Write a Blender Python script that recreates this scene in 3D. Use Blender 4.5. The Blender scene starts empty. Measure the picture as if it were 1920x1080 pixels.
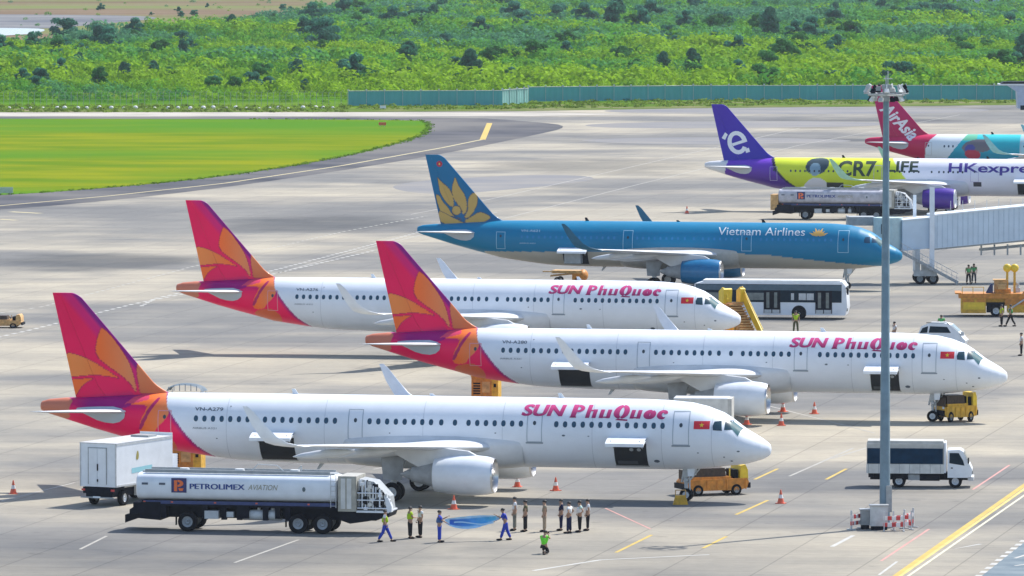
import bpy, bmesh, math, random
import numpy as np
from math import sin, cos, pi, radians as R
from mathutils import Vector, Matrix, geometry

C = bpy.context
scene = C.scene
# ------------------------------------------------------------------ camera
FPX, CAMH, PIT = 12958.133, 36.3417, R(3.337143)      # focal length in pixels of a 1920 wide frame
cam = bpy.data.cameras.new('camera')
cam.sensor_width = 36; cam.lens = FPX * 36 / 1920; cam.clip_start = 1; cam.clip_end = 9000
camo = bpy.data.objects.new('camera', cam)
scene.collection.objects.link(camo)
camo.location = (0, 0, CAMH); camo.rotation_euler = (R(90) - PIT, 0, 0)
scene.camera = camo
# ------------------------------------------------------------------ sky and sun
SUNV = Vector((0.52, 0.50, 1.0)).normalized()
EL = math.asin(SUNV.z); AZ = math.atan2(SUNV.x, SUNV.y)
world = bpy.data.worlds.new("World"); scene.world = world
world.use_nodes = True
wn = world.node_tree.nodes; wl = world.node_tree.links
sky = wn.new('ShaderNodeTexSky'); sky.sky_type = 'NISHITA'; sky.sun_disc = False
sky.sun_elevation = EL; sky.sun_rotation = AZ; sky.air_density = 1.0; sky.dust_density = 1.0
wl.new(sky.outputs[0], wn['Background'].inputs[0]); wn['Background'].inputs[1].default_value = 0.145
sl = bpy.data.lights.new('sun', 'SUN'); sl.energy = 4.2; sl.angle = R(0.5); sl.color = (1.0, 0.955, 0.89)
so = bpy.data.objects.new('sun', sl); scene.collection.objects.link(so)
so.rotation_euler = (-SUNV).to_track_quat('-Z', 'Y').to_euler(); so.location = (50, 400, 300)
scene.view_settings.view_transform = 'Standard'; scene.view_settings.look = 'None'
scene.view_settings.exposure = 0.55; scene.view_settings.gamma = 1.0
scene.cycles.max_bounces = 6
# ------------------------------------------------------------------ helpers
col = scene.collection

def G(px, py, z=0.0):
    """point of the ground plane that the photograph shows at a pixel (1920x1080)"""
    x = (px - 960) / FPX; y = (540 - py) / FPX
    d = (x, cos(PIT) + y * sin(PIT), -sin(PIT) + y * cos(PIT))
    t = (z - CAMH) / d[2]
    return (t * d[0], t * d[1], z)

def mat(name, c, rough=0.6, metal=0.0, var=0.12, scale=3.0, coat=0.0, attr=False, spec=0.5, emit=None, bump=0.0):
    m = bpy.data.materials.new(name); m.use_nodes = True
    n = m.node_tree.nodes; l = m.node_tree.links; b = n['Principled BSDF']
    b.inputs['Roughness'].default_value = rough; b.inputs['Metallic'].default_value = metal
    b.inputs['Coat Weight'].default_value = coat; b.inputs['Coat Roughness'].default_value = 0.08
    b.inputs['Specular IOR Level'].default_value = spec
    tc = n.new('ShaderNodeTexCoord'); no = n.new('ShaderNodeTexNoise')
    no.inputs['Scale'].default_value = scale; no.inputs['Detail'].default_value = 5
    l.new(tc.outputs['Object'], no.inputs['Vector'])
    mr = n.new('ShaderNodeMapRange'); mr.inputs['From Min'].default_value = 0.3; mr.inputs['From Max'].default_value = 0.7
    mr.inputs['To Min'].default_value = 1 - var; mr.inputs['To Max'].default_value = 1 + var * 0.4
    l.new(no.outputs['Fac'], mr.inputs['Value'])
    mx = n.new('ShaderNodeVectorMath'); mx.operation = 'SCALE'
    if attr:
        a = n.new('ShaderNodeAttribute'); a.attribute_name = 'col'; l.new(a.outputs['Color'], mx.inputs[0])
    else:
        mx.inputs[0].default_value = c[:3]
    l.new(mr.outputs[0], mx.inputs['Scale']); l.new(mx.outputs[0], b.inputs['Base Color'])
    if bump:
        bp = n.new('ShaderNodeBump'); bp.inputs['Strength'].default_value = bump
        l.new(no.outputs['Fac'], bp.inputs['Height']); l.new(bp.outputs[0], b.inputs['Normal'])
    return m

M = dict(
 livery=mat('livery paint', None, 0.42, coat=0.06, spec=.25, attr=True, var=0.05, scale=0.7),
 white=mat('white paint', (.76, .80, .85), 0.35, coat=.2, var=.08, scale=1.5),
 offwhite=mat('aged white paint', (.66, .66, .63), 0.5, var=.2, scale=2),
 wing=mat('light grey wing paint', (.62, .64, .66), 0.4, var=.1, scale=1.2),
 under=mat('grey panel paint', (.36, .38, .40), 0.5, var=.25, scale=2),
 metal=mat('bare metal', (.62, .62, .62), 0.28, 0.9, var=.1),
 steel=mat('galvanised steel', (.17, .25, .32), 0.45, 0.3, var=.2, scale=2),
 dark=mat('cavity shade', (.012, .014, .018), 0.7, var=.3),
 black=mat('black rubber', (.010, .010, .013), 0.75, var=.3, scale=5, spec=.15),
 chassis=mat('dark chassis', (.009, .011, .020), 0.6, var=.4, scale=3, spec=.12),
 glass=mat('tinted glass', (.006, .022, .038), 0.35, var=.2, spec=.12),
 glassl=mat('pale glass', (.16, .2, .2), 0.15, var=.3, spec=.7),
 rim=mat('wheel rim', (.6, .62, .64), 0.45, 0.2),
 yellow=mat('yellow machine paint', (.72, .40, .03), 0.5, var=.3, scale=4),
 orange=mat('orange machine paint', (.62, .24, .03), 0.55, var=.35, scale=4),
 amber=mat('bright yellow paint', (.80, .55, .03), 0.45, var=.15, scale=3),
 tan=mat('faded tan machine paint', (.62, .37, .14), 0.6, var=.35, scale=4),
 grey=mat('grey metal', (.35, .37, .38), 0.5, var=.2, scale=3),
 lgrey=mat('light grey metal', (.55, .57, .58), 0.5, var=.2, scale=3),
 blue=mat('navy paint', (.03, .05, .16), 0.5, var=.2),
 navytarp=mat('dark blue tarpaulin', (.006, .035, .075), 0.7, var=.3, scale=2, bump=.3, spec=.1),
 tarp=mat('grey tarpaulin', (.50, .50, .47), 0.7, var=.2, scale=2, bump=.4),
 bridge=mat('shaded white bridge cladding', (.60, .70, .80), 0.45, var=.08, scale=1),  # bluish shade of the white bridge walls put into the colour
 conc=mat('plinth concrete', (.40, .40, .38), 0.9, var=.25, scale=2),
 red=mat('red plastic', (.60, .05, .05), 0.5, var=.2),
 coneo=mat('cone orange', (.75, .13, .06), 0.5, var=.2),
 conew=mat('cone white', (.8, .78, .76), 0.5),
 teal=None, skin=mat('skin', (.38, .22, .14), 0.6), hair=mat('black hair', (.015, .013, .012), .6),
 txt=mat('lettering paint', None, 0.5, attr=True, var=.03),
)

def props(o, label=None, cat=None, group=None, kind=None):
    if label: o['label'] = label
    if cat: o['category'] = cat
    if group: o['group'] = group
    if kind: o['kind'] = kind
    return o

def thing(name, label, cat, loc=(0, 0, 0), rz=0.0, group=None):
    o = bpy.data.objects.new(name, None); col.objects.link(o)
    o.location = loc; o.rotation_euler = (0, 0, rz); o.empty_display_size = .3
    return props(o, label, cat, group)

def link(name, me, parent=None):
    o = bpy.data.objects.new(name, me); col.objects.link(o)
    if parent is not None: o.parent = parent
    return o

def kids(o):
    return [c for c in o.children]

def copy_tree(o, parent=None):
    c = o.copy(); col.objects.link(c)
    if parent is not None: c.parent = parent
    for ch in kids(o): copy_tree(ch, c)
    return c

class MB:
    def __init__(s): s.v = []; s.f = []; s.m = []; s.mi = 0; s.c = []; s.cc = None
    def _add(s, vs, fs):
        b = len(s.v); s.v += [tuple(v) for v in vs]; s.f += [tuple(b + i for i in f) for f in fs]
        s.m += [s.mi] * len(fs)
        if s.cc is not None: s.c += [s.cc] * len(vs)
        return s
    def box(s, x0, x1, y0, y1, z0, z1, rz=0, taper=0):
        cx, cy = (x0 + x1) / 2, (y0 + y1) / 2
        vs = []
        for z, t in ((z0, 0), (z1, taper)):
            for x, y in ((x0 + t, y0 + t), (x1 - t, y0 + t), (x1 - t, y1 - t), (x0 + t, y1 - t)):
                dx, dy = x - cx, y - cy
                vs.append((cx + dx * cos(rz) - dy * sin(rz), cy + dx * sin(rz) + dy * cos(rz), z))
        return s._add(vs, [(3, 2, 1, 0), (4, 5, 6, 7), (0, 1, 5, 4), (1, 2, 6, 5), (2, 3, 7, 6), (3, 0, 4, 7)])
    def cyl(s, p0, p1, r0, r1=None, n=12, cap=True):
        r1 = r0 if r1 is None else r1
        p0 = Vector(p0); p1 = Vector(p1); d = (p1 - p0).normalized()
        u = d.orthogonal().normalized(); w = d.cross(u)
        vs = []
        for p, r in ((p0, r0), (p1, r1)):
            for i in range(n):
                a = 2 * pi * i / n; vs.append(p + (u * cos(a) + w * sin(a)) * r)
        fs = [(i, (i + 1) % n, n + (i + 1) % n, n + i) for i in range(n)]
        if cap: fs += [tuple(range(n - 1, -1, -1)), tuple(range(n, 2 * n))]
        return s._add(vs, fs)
    def prism(s, poly, y0, y1):
        n = len(poly); vs = [(x, y0, z) for x, z in poly] + [(x, y1, z) for x, z in poly]
        ar = sum(poly[i][0] * poly[(i + 1) % n][1] - poly[(i + 1) % n][0] * poly[i][1] for i in range(n))
        fs = [(i, n + i, n + (i + 1) % n, (i + 1) % n) for i in range(n)] + [tuple(range(n)), tuple(range(2 * n - 1, n - 1, -1))]
        if ar < 0: fs = [tuple(reversed(f)) for f in fs]
        return s._add(vs, fs)
    def lathe(s, prof, axis='x', c=(0, 0, 0), n=32):
        vs = []
        for t, r in prof:
            for i in range(n):
                a = 2 * pi * i / n
                if axis == 'x': vs.append((c[0] + t, c[1] + r * cos(a), c[2] + r * sin(a)))
                else: vs.append((c[0] + r * cos(a), c[1] + r * sin(a), c[2] + t))
        fs = []
        for k in range(len(prof) - 1):
            for i in range(n):
                j = (i + 1) % n; fs.append((k * n + i, k * n + j, (k + 1) * n + j, (k + 1) * n + i))
        return s._add(vs, fs)
    def ell(s, c, r, n=14, m=9):
        vs = []
        for k in range(m + 1):
            t = pi * k / m
            for i in range(n):
                a = 2 * pi * i / n
                vs.append((c[0] + r[0] * sin(t) * cos(a), c[1] + r[1] * sin(t) * sin(a), c[2] + r[2] * cos(t)))
        fs = [(k * n + i, (k + 1) * n + i, (k + 1) * n + (i + 1) % n, k * n + (i + 1) % n) for k in range(m) for i in range(n)]
        return s._add(vs, fs)
    def grid(s, P):
        nr, nc = len(P), len(P[0]); vs = [p for row in P for p in row]
        return s._add(vs, [(r * nc + c, r * nc + c + 1, (r + 1) * nc + c + 1, (r + 1) * nc + c) for r in range(nr - 1) for c in range(nc - 1)])
    def mesh(s, name, mats, ang=35, smooth=True):
        me = bpy.data.meshes.new(name); me.from_pydata(s.v, [], s.f)
        for m_ in (mats if isinstance(mats, (list, tuple)) else [mats]): me.materials.append(m_)
        me.polygons.foreach_set('material_index', s.m)
        if smooth:
            me.polygons.foreach_set('use_smooth', [True] * len(me.polygons)); me.set_sharp_from_angle(angle=R(ang))
        if s.cc is not None: setcol(me, s.c)
        me.update(); return me
    def build(s, name, mats, parent=None, **k):
        return link(name, s.mesh(name, mats, **k), parent)

def setcol(me, cs):
    a = me.color_attributes.new('col', 'FLOAT_COLOR', 'POINT')
    arr = np.ones((len(me.vertices), 4), dtype=np.float32); arr[:, :3] = np.asarray(cs, dtype=np.float32)[:, :3]
    a.data.foreach_set('color', arr.ravel())

def inpoly(x, y, P):
    r = np.zeros(x.shape, bool); n = len(P); j = n - 1
    for i in range(n):
        xi, yi = P[i]; xj, yj = P[j]
        if yi != yj:
            c = ((yi > y) != (yj > y)) & (x < (xj - xi) * (y - yi) / (yj - yi) + xi); r ^= c
        j = i
    return r

def edged(x, y, P):
    d = np.full(x.shape, 9.0); n = len(P)
    for i in range(n):
        ax, ay = P[i]; bx, by = P[(i + 1) % n]; L = (bx - ax) ** 2 + (by - ay) ** 2 + 1e-9
        t = np.clip(((x - ax) * (bx - ax) + (y - ay) * (by - ay)) / L, 0, 1)
        d = np.minimum(d, np.hypot(x - ax - t * (bx - ax), y - ay - t * (by - ay)))
    return d

def smoothpoly(P, it=2):
    for _ in range(it):
        Q = []; n = len(P)
        for i in range(n):
            a, b = P[i], P[(i + 1) % n]
            Q += [(a[0] * .75 + b[0] * .25, a[1] * .75 + b[1] * .25), (a[0] * .25 + b[0] * .75, a[1] * .25 + b[1] * .75)]
        P = Q
    return P

# ---- flat lettering and decals, wrapped onto a surface function surf(u, v) -> (x, y, z)
def cut_bm(bm, us, vs):
    for u in us:
        g = bm.verts[:] + bm.edges[:] + bm.faces[:]
        bmesh.ops.bisect_plane(bm, geom=g, plane_co=(u, 0, 0), plane_no=(1, 0, 0), dist=1e-5)
    for v in vs:
        g = bm.verts[:] + bm.edges[:] + bm.faces[:]
        bmesh.ops.bisect_plane(bm, geom=g, plane_co=(0, v, 0), plane_no=(0, 1, 0), dist=1e-5)

def wrap_bm(bm, surf, name, m, parent, colf, step=(.5, .12), flip=False):
    xs = [v.co.x for v in bm.verts]; ys = [v.co.y for v in bm.verts]
    if step:
        cut_bm(bm, np.arange(min(xs) + step[0], max(xs), step[0]), np.arange(min(ys) + step[1], max(ys), step[1]))
    cs = [colf(v.co.x, v.co.y) for v in bm.verts]
    for v in bm.verts: v.co = surf(v.co.x, v.co.y)
    bmesh.ops.triangulate(bm, faces=bm.faces[:])
    if flip: bmesh.ops.reverse_faces(bm, faces=bm.faces[:])
    me = bpy.data.meshes.new(name); bm.to_mesh(me); bm.free()
    me.materials.append(m); setcol(me, cs)
    me.polygons.foreach_set('use_smooth', [True] * len(me.polygons))
    return link(name, me, parent)

def poly_bm(polys):
    bm = bmesh.new()
    for P in polys:
        tri = geometry.tessellate_polygon([[Vector((p[0], p[1], 0)) for p in P]])
        vs = [bm.verts.new((p[0], p[1], 0)) for p in P]
        for t in tri:
            try: bm.faces.new([vs[i] for i in t])
            except ValueError: pass
    return bm

def decal(name, polys, surf, colr, parent, m=None, step=(.5, .12)):
    colf = colr if callable(colr) else (lambda u, v: colr)
    return wrap_bm(poly_bm(polys), surf, name, m or M['txt'], parent, colf, step)

def font_bm(s, bold=0.0, shear=0.0, space=1.0):
    cu = bpy.data.curves.new('lettering', 'FONT'); cu.body = s; cu.offset = bold; cu.shear = shear
    cu.space_character = space; cu.resolution_u = 4
    o = bpy.data.objects.new('lettering', cu); col.objects.link(o)
    C.view_layer.update(); dg = C.evaluated_depsgraph_get()
    me = bpy.data.meshes.new_from_object(o.evaluated_get(dg))
    bpy.data.objects.remove(o)
    bm = bmesh.new(); bm.from_mesh(me); bpy.data.meshes.remove(me)
    return bm

def text(name, s, u0, u1, v0, v1, surf, colr, parent, bold=0.0, shear=0.0, step=(.5, .12), m=None, tf=None, space=1.0):
    bm = font_bm(s, bold, shear, space)
    xs = [v.co.x for v in bm.verts]; ys = [v.co.y for v in bm.verts]
    a, b, c, d = min(xs), max(xs), min(ys), max(ys)
    for v in bm.verts:
        u = u0 + (v.co.x - a) / (b - a) * (u1 - u0); w = v0 + (v.co.y - c) / (d - c) * (v1 - v0)
        if tf: u, w = tf(u, w)
        v.co = (u, w, 0)
    colf = colr if callable(colr) else (lambda u, v: colr)
    return wrap_bm(bm, surf, name, m or M['txt'], parent, colf, step)

def sector(cx, cy, rx, ry, ri, a0, a1, n=14):
    o = [(cx + rx * cos(R(a0 + (a1 - a0) * i / n)), cy + ry * sin(R(a0 + (a1 - a0) * i / n))) for i in range(n + 1)]
    i_ = [(cx + ri[0] + rx * ri[2] * cos(R(a1 + (a0 - a1) * i / n)), cy + ri[1] + ry * ri[3] * sin(R(a1 + (a0 - a1) * i / n))) for i in range(n + 1)]
    return o + i_

# ================================================================== GROUND
def ground_mat():
    m = bpy.data.materials.new('apron concrete'); m.use_nodes = True
    n = m.node_tree.nodes; l = m.node_tree.links; b = n['Principled BSDF']; b.inputs['Roughness'].default_value = .85; b.inputs['Specular IOR Level'].default_value = .06
    tc = n.new('ShaderNodeTexCoord')
    def noise(sx, sy, sc, det, off=0):
        mp = n.new('ShaderNodeMapping'); mp.inputs['Scale'].default_value = (sx, sy, 1); mp.inputs['Location'].default_value = (off, off * .7, 0)
        mp.inputs['Rotation'].default_value = (0, 0, R(11.5))
        l.new(tc.outputs['Object'], mp.inputs[0])
        no = n.new('ShaderNodeTexNoise'); no.inputs['Scale'].default_value = sc; no.inputs['Detail'].default_value = det
        no.inputs['Roughness'].default_value = .6
        l.new(mp.outputs[0], no.inputs['Vector']); return no.outputs['Fac']
    def ramp(src, a, b_, c0, c1):
        r = n.new('ShaderNodeValToRGB'); r.color_ramp.elements[0].position = a; r.color_ramp.elements[1].position = b_
        r.color_ramp.elements[0].color = (*c0, 1); r.color_ramp.elements[1].color = (*c1, 1)
        l.new(src, r.inputs[0]); return r.outputs[0]
    def mul(a, c, f=1.0, mode='MULTIPLY'):
        x = n.new('ShaderNodeMix'); x.data_type = 'RGBA'; x.blend_type = mode; x.inputs[0].default_value = f
        l.new(a, x.inputs[6]); l.new(c, x.inputs[7]); return x.outputs[2]
    base = ramp(noise(.7, 1, .022, 4, 3), .44, .58, (.200, .196, .188), (.385, .350, .285))
    p2 = ramp(noise(1, .8, .07, 3, 31), .42, .62, (.84, .85, .87), (1.05, 1.04, 1.02))
    p3 = ramp(noise(.15, 1.6, .22, 3, 77), .35, .65, (.95, .95, .95), (1.03, 1.03, 1.02))
    p4 = ramp(noise(1, 1, 1.6, 5, 9), .3, .7, (.93, .93, .93), (1.05, 1.05, 1.05))
    c = mul(mul(mul(base, p2), p3), p4)
    # slab joints every five metres
    mp = n.new('ShaderNodeMapping'); mp.inputs['Rotation'].default_value = (0, 0, R(11.5)); l.new(tc.outputs['Object'], mp.inputs[0])
    br = n.new('ShaderNodeTexBrick'); br.offset = 0; br.inputs['Scale'].default_value = 1
    br.inputs['Brick Width'].default_value = 5; br.inputs['Row Height'].default_value = 5
    br.inputs['Mortar Size'].default_value = .06; br.inputs['Mortar Smooth'].default_value = .6; br.inputs['Bias'].default_value = 0
    br.inputs['Color1'].default_value = (.97, .97, .97, 1); br.inputs['Color2'].default_value = (1.03, 1.03, 1.02, 1)
    br.inputs['Mortar'].default_value = (.70, .70, .71, 1)
    l.new(mp.outputs[0], br.inputs['Vector'])
    c = mul(c, br.outputs['Color'])
    c = mul(c, ramp(noise(1, 1, .5, 2, 201), .66, .74, (1, 1, 1), (.80, .80, .81)))
    c = mul(c, ramp(noise(.12, 2.2, .12, 3, 17), .58, .68, (1, 1, 1), (.91, .91, .92)))
    # rubber and oil streaks
    v = ramp(noise(.35, 1.2, .045, 5, 140), .60, .72, (1, 1, 1), (.76, .77, .79))
    c = mul(c, v)
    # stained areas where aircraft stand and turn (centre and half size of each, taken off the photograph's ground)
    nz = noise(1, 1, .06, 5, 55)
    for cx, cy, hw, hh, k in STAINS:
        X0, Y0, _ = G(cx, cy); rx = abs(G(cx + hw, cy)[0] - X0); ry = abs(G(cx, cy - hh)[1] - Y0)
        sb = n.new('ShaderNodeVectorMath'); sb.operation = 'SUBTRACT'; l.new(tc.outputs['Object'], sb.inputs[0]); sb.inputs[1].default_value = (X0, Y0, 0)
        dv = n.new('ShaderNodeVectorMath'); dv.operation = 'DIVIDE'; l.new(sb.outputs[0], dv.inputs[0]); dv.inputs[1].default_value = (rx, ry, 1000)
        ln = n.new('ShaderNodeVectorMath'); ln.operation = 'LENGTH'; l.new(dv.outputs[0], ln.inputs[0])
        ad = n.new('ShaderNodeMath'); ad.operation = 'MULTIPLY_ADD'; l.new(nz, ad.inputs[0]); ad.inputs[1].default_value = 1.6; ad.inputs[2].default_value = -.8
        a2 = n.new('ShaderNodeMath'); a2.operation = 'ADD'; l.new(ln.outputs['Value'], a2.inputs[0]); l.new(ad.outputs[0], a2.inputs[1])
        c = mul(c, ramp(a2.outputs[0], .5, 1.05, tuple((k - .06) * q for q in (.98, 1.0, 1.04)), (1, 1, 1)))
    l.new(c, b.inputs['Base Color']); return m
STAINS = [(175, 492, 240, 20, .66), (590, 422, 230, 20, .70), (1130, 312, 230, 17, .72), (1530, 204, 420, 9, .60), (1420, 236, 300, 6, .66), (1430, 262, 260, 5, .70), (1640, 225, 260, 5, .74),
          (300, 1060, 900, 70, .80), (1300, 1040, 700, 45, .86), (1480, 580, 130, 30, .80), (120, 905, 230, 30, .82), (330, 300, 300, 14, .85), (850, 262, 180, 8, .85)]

def nmat(name, c0, c1, sc, a=.35, b=.65, rough=.9, stretch=(1, 1), c2=None, sc2=1.0):
    m = bpy.data.materials.new(name); m.use_nodes = True
    n = m.node_tree.nodes; l = m.node_tree.links; bs = n['Principled BSDF']; bs.inputs['Roughness'].default_value = rough
    bs.inputs['Specular IOR Level'].default_value = 0.0
    tc = n.new('ShaderNodeTexCoord'); mp = n.new('ShaderNodeMapping'); mp.inputs['Scale'].default_value = (*stretch, 1)
    l.new(tc.outputs['Object'], mp.inputs[0])
    no = n.new('ShaderNodeTexNoise'); no.inputs['Scale'].default_value = sc; no.inputs['Detail'].default_value = 6
    l.new(mp.outputs[0], no.inputs['Vector'])
    r = n.new('ShaderNodeValToRGB'); r.color_ramp.elements[0].position = a; r.color_ramp.elements[1].position = b
    r.color_ramp.elements[0].color = (*c0, 1); r.color_ramp.elements[1].color = (*c1, 1)
    l.new(no.outputs['Fac'], r.inputs[0]); out = r.outputs[0]
    if c2:
        n2 = n.new('ShaderNodeTexNoise'); n2.inputs['Scale'].default_value = sc2; n2.inputs['Detail'].default_value = 5
        l.new(mp.outputs[0], n2.inputs['Vector'])
        mr = n.new('ShaderNodeMapRange'); mr.inputs['From Min'].default_value = .42; mr.inputs['From Max'].default_value = .62
        l.new(n2.outputs['Fac'], mr.inputs[0])
        mx = n.new('ShaderNodeMix'); mx.data_type = 'RGBA'; l.new(mr.outputs[0], mx.inputs[0]); l.new(out, mx.inputs[6])
        mx.inputs[7].default_value = (*c2, 1); out = mx.outputs[2]
    l.new(out, bs.inputs['Base Color']); return m

def sheet(name, pts, z, m, kind='structure', label=None, px=True, parent=None):
    P = [G(x, y)[:2] for x, y in pts] if px else pts
    tri = geometry.tessellate_polygon([[Vector((p[0], p[1], 0)) for p in P]])
    me = bpy.data.meshes.new(name); me.from_pydata([(p[0], p[1], z) for p in P], [], [tuple(t) for t in tri])
    me.materials.append(m); me.update()
    bm = bmesh.new(); bm.from_mesh(me)
    for f in bm.faces:
        if f.normal.z < 0: f.normal_flip()
    bm.to_mesh(me); bm.free()
    o = link(name, me, parent)
    if kind: props(o, kind=kind)
    return o

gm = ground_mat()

sheet('ground', [(-900, -200), (900, -200), (900, 9000), (-900, 9000)], -.06, nmat('scrubland soil', (.04, .12, .008), (.09, .20, .012), .05, c2=(.12, .19, .02), sc2=.02), px=False)
sheet('apron', [(-2600, 1500), (4600, 1500), (3600, 190), (1300, 190), (1000, 197), (640, 204), (-1500, 204)], 0, gm)
asph = nmat('taxiway asphalt', (.075, .08, .095), (.125, .125, .135), .09, c2=(.17, .165, .16), sc2=.03)
grass_m = nmat('mown grass', (.10, .175, .010), (.20, .225, .012), .09, .34, .66, c2=(.075, .19, .016), sc2=.02, stretch=(.5, 1))
sheet('shoulder', smoothpoly([(-900, 219), (860, 219), (1000, 228), (1075, 237), (990, 256), (830, 289), (640, 320), (420, 352), (200, 377), (0, 394), (-900, 450)], 2), .012, asph)
grass_px = smoothpoly([(-900, 222.5), (780, 223), (806, 232), (804, 247), (770, 263), (640, 296), (420, 332), (200, 353), (0, 367), (-900, 410)], 2)
sheet('grass', grass_px, .024, grass_m, kind='stuff')
sheet('perimeter_road', [(-900, 211.5), (640, 210.5), (1000, 211), (1180, 214), (1000, 218.4), (640, 218.2), (-900, 218.2)], .018, nmat('pale road concrete', (.36, .34, .30), (.47, .44, .39), .1))
sheet('road_edge', [(-900, 204.2), (640, 203.5), (1000, 196.5), (1300, 190), (1900, 188), (2600, 188), (2600, 196), (1900, 197), (1300, 203), (1000, 208), (640, 210.3), (-900, 211.2)], .03,
      nmat('dry verge', (.10, .15, .03), (.20, .19, .10), .12, c2=(.08, .15, .02), sc2=.08))
# grass blades fringe is left to the noise; tussocks along the verge are built with the scrub

def stripe(name, pts, w, z, m, dash=None, kind='structure'):
    """painted line of width w metres along a pixel polyline"""
    P = [Vector(G(x, y)[:2]) for x, y in pts]
    # resample
    L = [0]
    for a, b in zip(P, P[1:]): L.append(L[-1] + (b - a).length)
    def at(s):
        for i in range(len(P) - 1):
            if s <= L[i + 1] or i == len(P) - 2:
                t = (s - L[i]) / max(L[i + 1] - L[i], 1e-6); return P[i].lerp(P[i + 1], t), (P[i + 1] - P[i]).normalized()
    segs = [(0, L[-1])] if not dash else [(s, min(s + dash[0], L[-1])) for s in np.arange(0, L[-1], dash[0] + dash[1])]
    b = MB()
    for s0, s1 in segs:
        k = max(1, int((s1 - s0) / 6)); rows = []
        for i in range(k + 1):
            p, d = at(s0 + (s1 - s0) * i / k); nn = Vector((-d.y, d.x)) * w / 2
            rows.append([(p.x + nn.x, p.y + nn.y, z), (p.x - nn.x, p.y - nn.y, z)])
        b.grid(rows)
    return props(b.build(name, m, smooth=False), kind=kind)

def paint(name, c, wear=.2):
    return mat(name, tuple(q * .85 for q in c), .7, var=wear, scale=.6)
yl = paint('yellow line paint', (.62, .43, .07)); wl_ = paint('white line paint', (.55, .54, .50)); rl = paint('red line paint', (.62, .30, .26))
faint = paint('worn white line paint', (.42, .40, .35)); yf = paint('worn yellow line paint', (.56, .48, .26))
stripe('apron_marking', [(1665, 1090), (1940, 896)], .34, .006, yl)
stripe('apron_marking', [(1674, 1090), (1945, 900)], .2, .0065, paint('yellow white line paint', (.70, .55, .16)))
stripe('apron_marking', [(1689, 1090), (1952, 907)], .16, .010, paint('pale line paint', (.75, .70, .50)))
stripe('apron_marking', [(1652, 1052), (1742, 992)], .15, .006, rl)
stripe('apron_marking', [(1824, 918), (1893, 872)], .15, .006, rl)
stripe('apron_marking', [(1135, 953), (1220, 992)], .12, .006, rl)
stripe('apron_marking', [(1648, 1078), (1682, 1053)], .15, .006, wl_)
for a in ([(1549, 899), (1587, 879)], [(1415, 899), (1458, 879)], [(1318, 1028), (1362, 1006)], [(1155, 1036), (1222, 1003)], [(1380, 965), (1440, 938)]):
    stripe('apron_marking', a, .2, .006, yl)
for a in ([(1560, 1025), (1600, 1004)], [(1000, 1070), (1150, 1046), (1330, 1040)], [(1790, 1029), (1820, 1030), (1839, 1020)]):
    stripe('apron_marking', a, .25, .006, wl_)
for a in ([(0, 940), (140, 905)], [(440, 1055), (560, 1012)], [(150, 1030), (200, 1005)], [(700, 880), (1150, 800)],
          [(1390, 748), (1640, 812)], [(1560, 860), (1640, 835)], [(1480, 893), (1600, 840)], [(940, 411), (1200, 345), (1500, 272), (1800, 215)],
          [(770, 402), (922, 373), (1240, 300), (1500, 240)], [(520, 512), (700, 462), (800, 438)]):
    stripe('apron_marking', a, .18, .006, faint)
stripe('apron_marking', [(-20, 636), (60, 618), (130, 600), (250, 570), (400, 540), (700, 470)], .35, .006, wl_, dash=(1.0, 1.2))
stripe('apron_marking', [(265, 574), (290, 560), (380, 540), (520, 505), (800, 432), (930, 398)], .35, .0065, wl_, dash=(1.0, 1.2))
stripe('apron_marking', [(-20, 590), (80, 575), (360, 500), (640, 435), (800, 405)], .3, .006, faint, dash=(1.0, 1.2))
stripe('taxiway_marking', [(-300, 416), (0, 386), (200, 368), (420, 344), (640, 311), (830, 277), (903, 262)], .5, .02, yf)
stripe('taxiway_marking', [(905, 262), (918, 231)], .85, .022, yl)
stripe('taxiway_marking', [(20, 397), (76, 400)], 1.0, .006, yf); stripe('taxiway_marking', [(0, 411), (30, 413)], .8, .006, yf)
sheet('service_road', [(1828, 1090), (1960, 985), (2300, 985), (2300, 1400), (1500, 1400)], .006, nmat('road asphalt', (.15, .19, .22), (.22, .26, .28), .5))
stripe('road_marking', [(1822, 1090), (1950, 990)], .35, .011, wl_, dash=(1.1, 1.1))
stripe('road_marking', [(1903, 1047), (1925, 1040)], .2, .011, wl_); stripe('road_marking', [(1903, 1061), (1925, 1058)], .2, .011, wl_)
# darker worn patches in the far apron
for a in ([(1030, 262), (1330, 256), (1620, 262), (1560, 268), (1240, 272)], [(1080, 232), (1400, 226), (1700, 230), (1640, 237), (1300, 241), (1120, 240)],
          [(1120, 205), (1500, 200), (1880, 203), (1820, 212), (1500, 214), (1150, 212)], [(700, 345), (1000, 325), (1150, 333), (1000, 352), (800, 368)]):
    sheet('tarmac_patch', smoothpoly(a, 3), .004, nmat('worn tarmac', (.20, .205, .22), (.27, .26, .245), .15, stretch=(.4, 1)))

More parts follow.
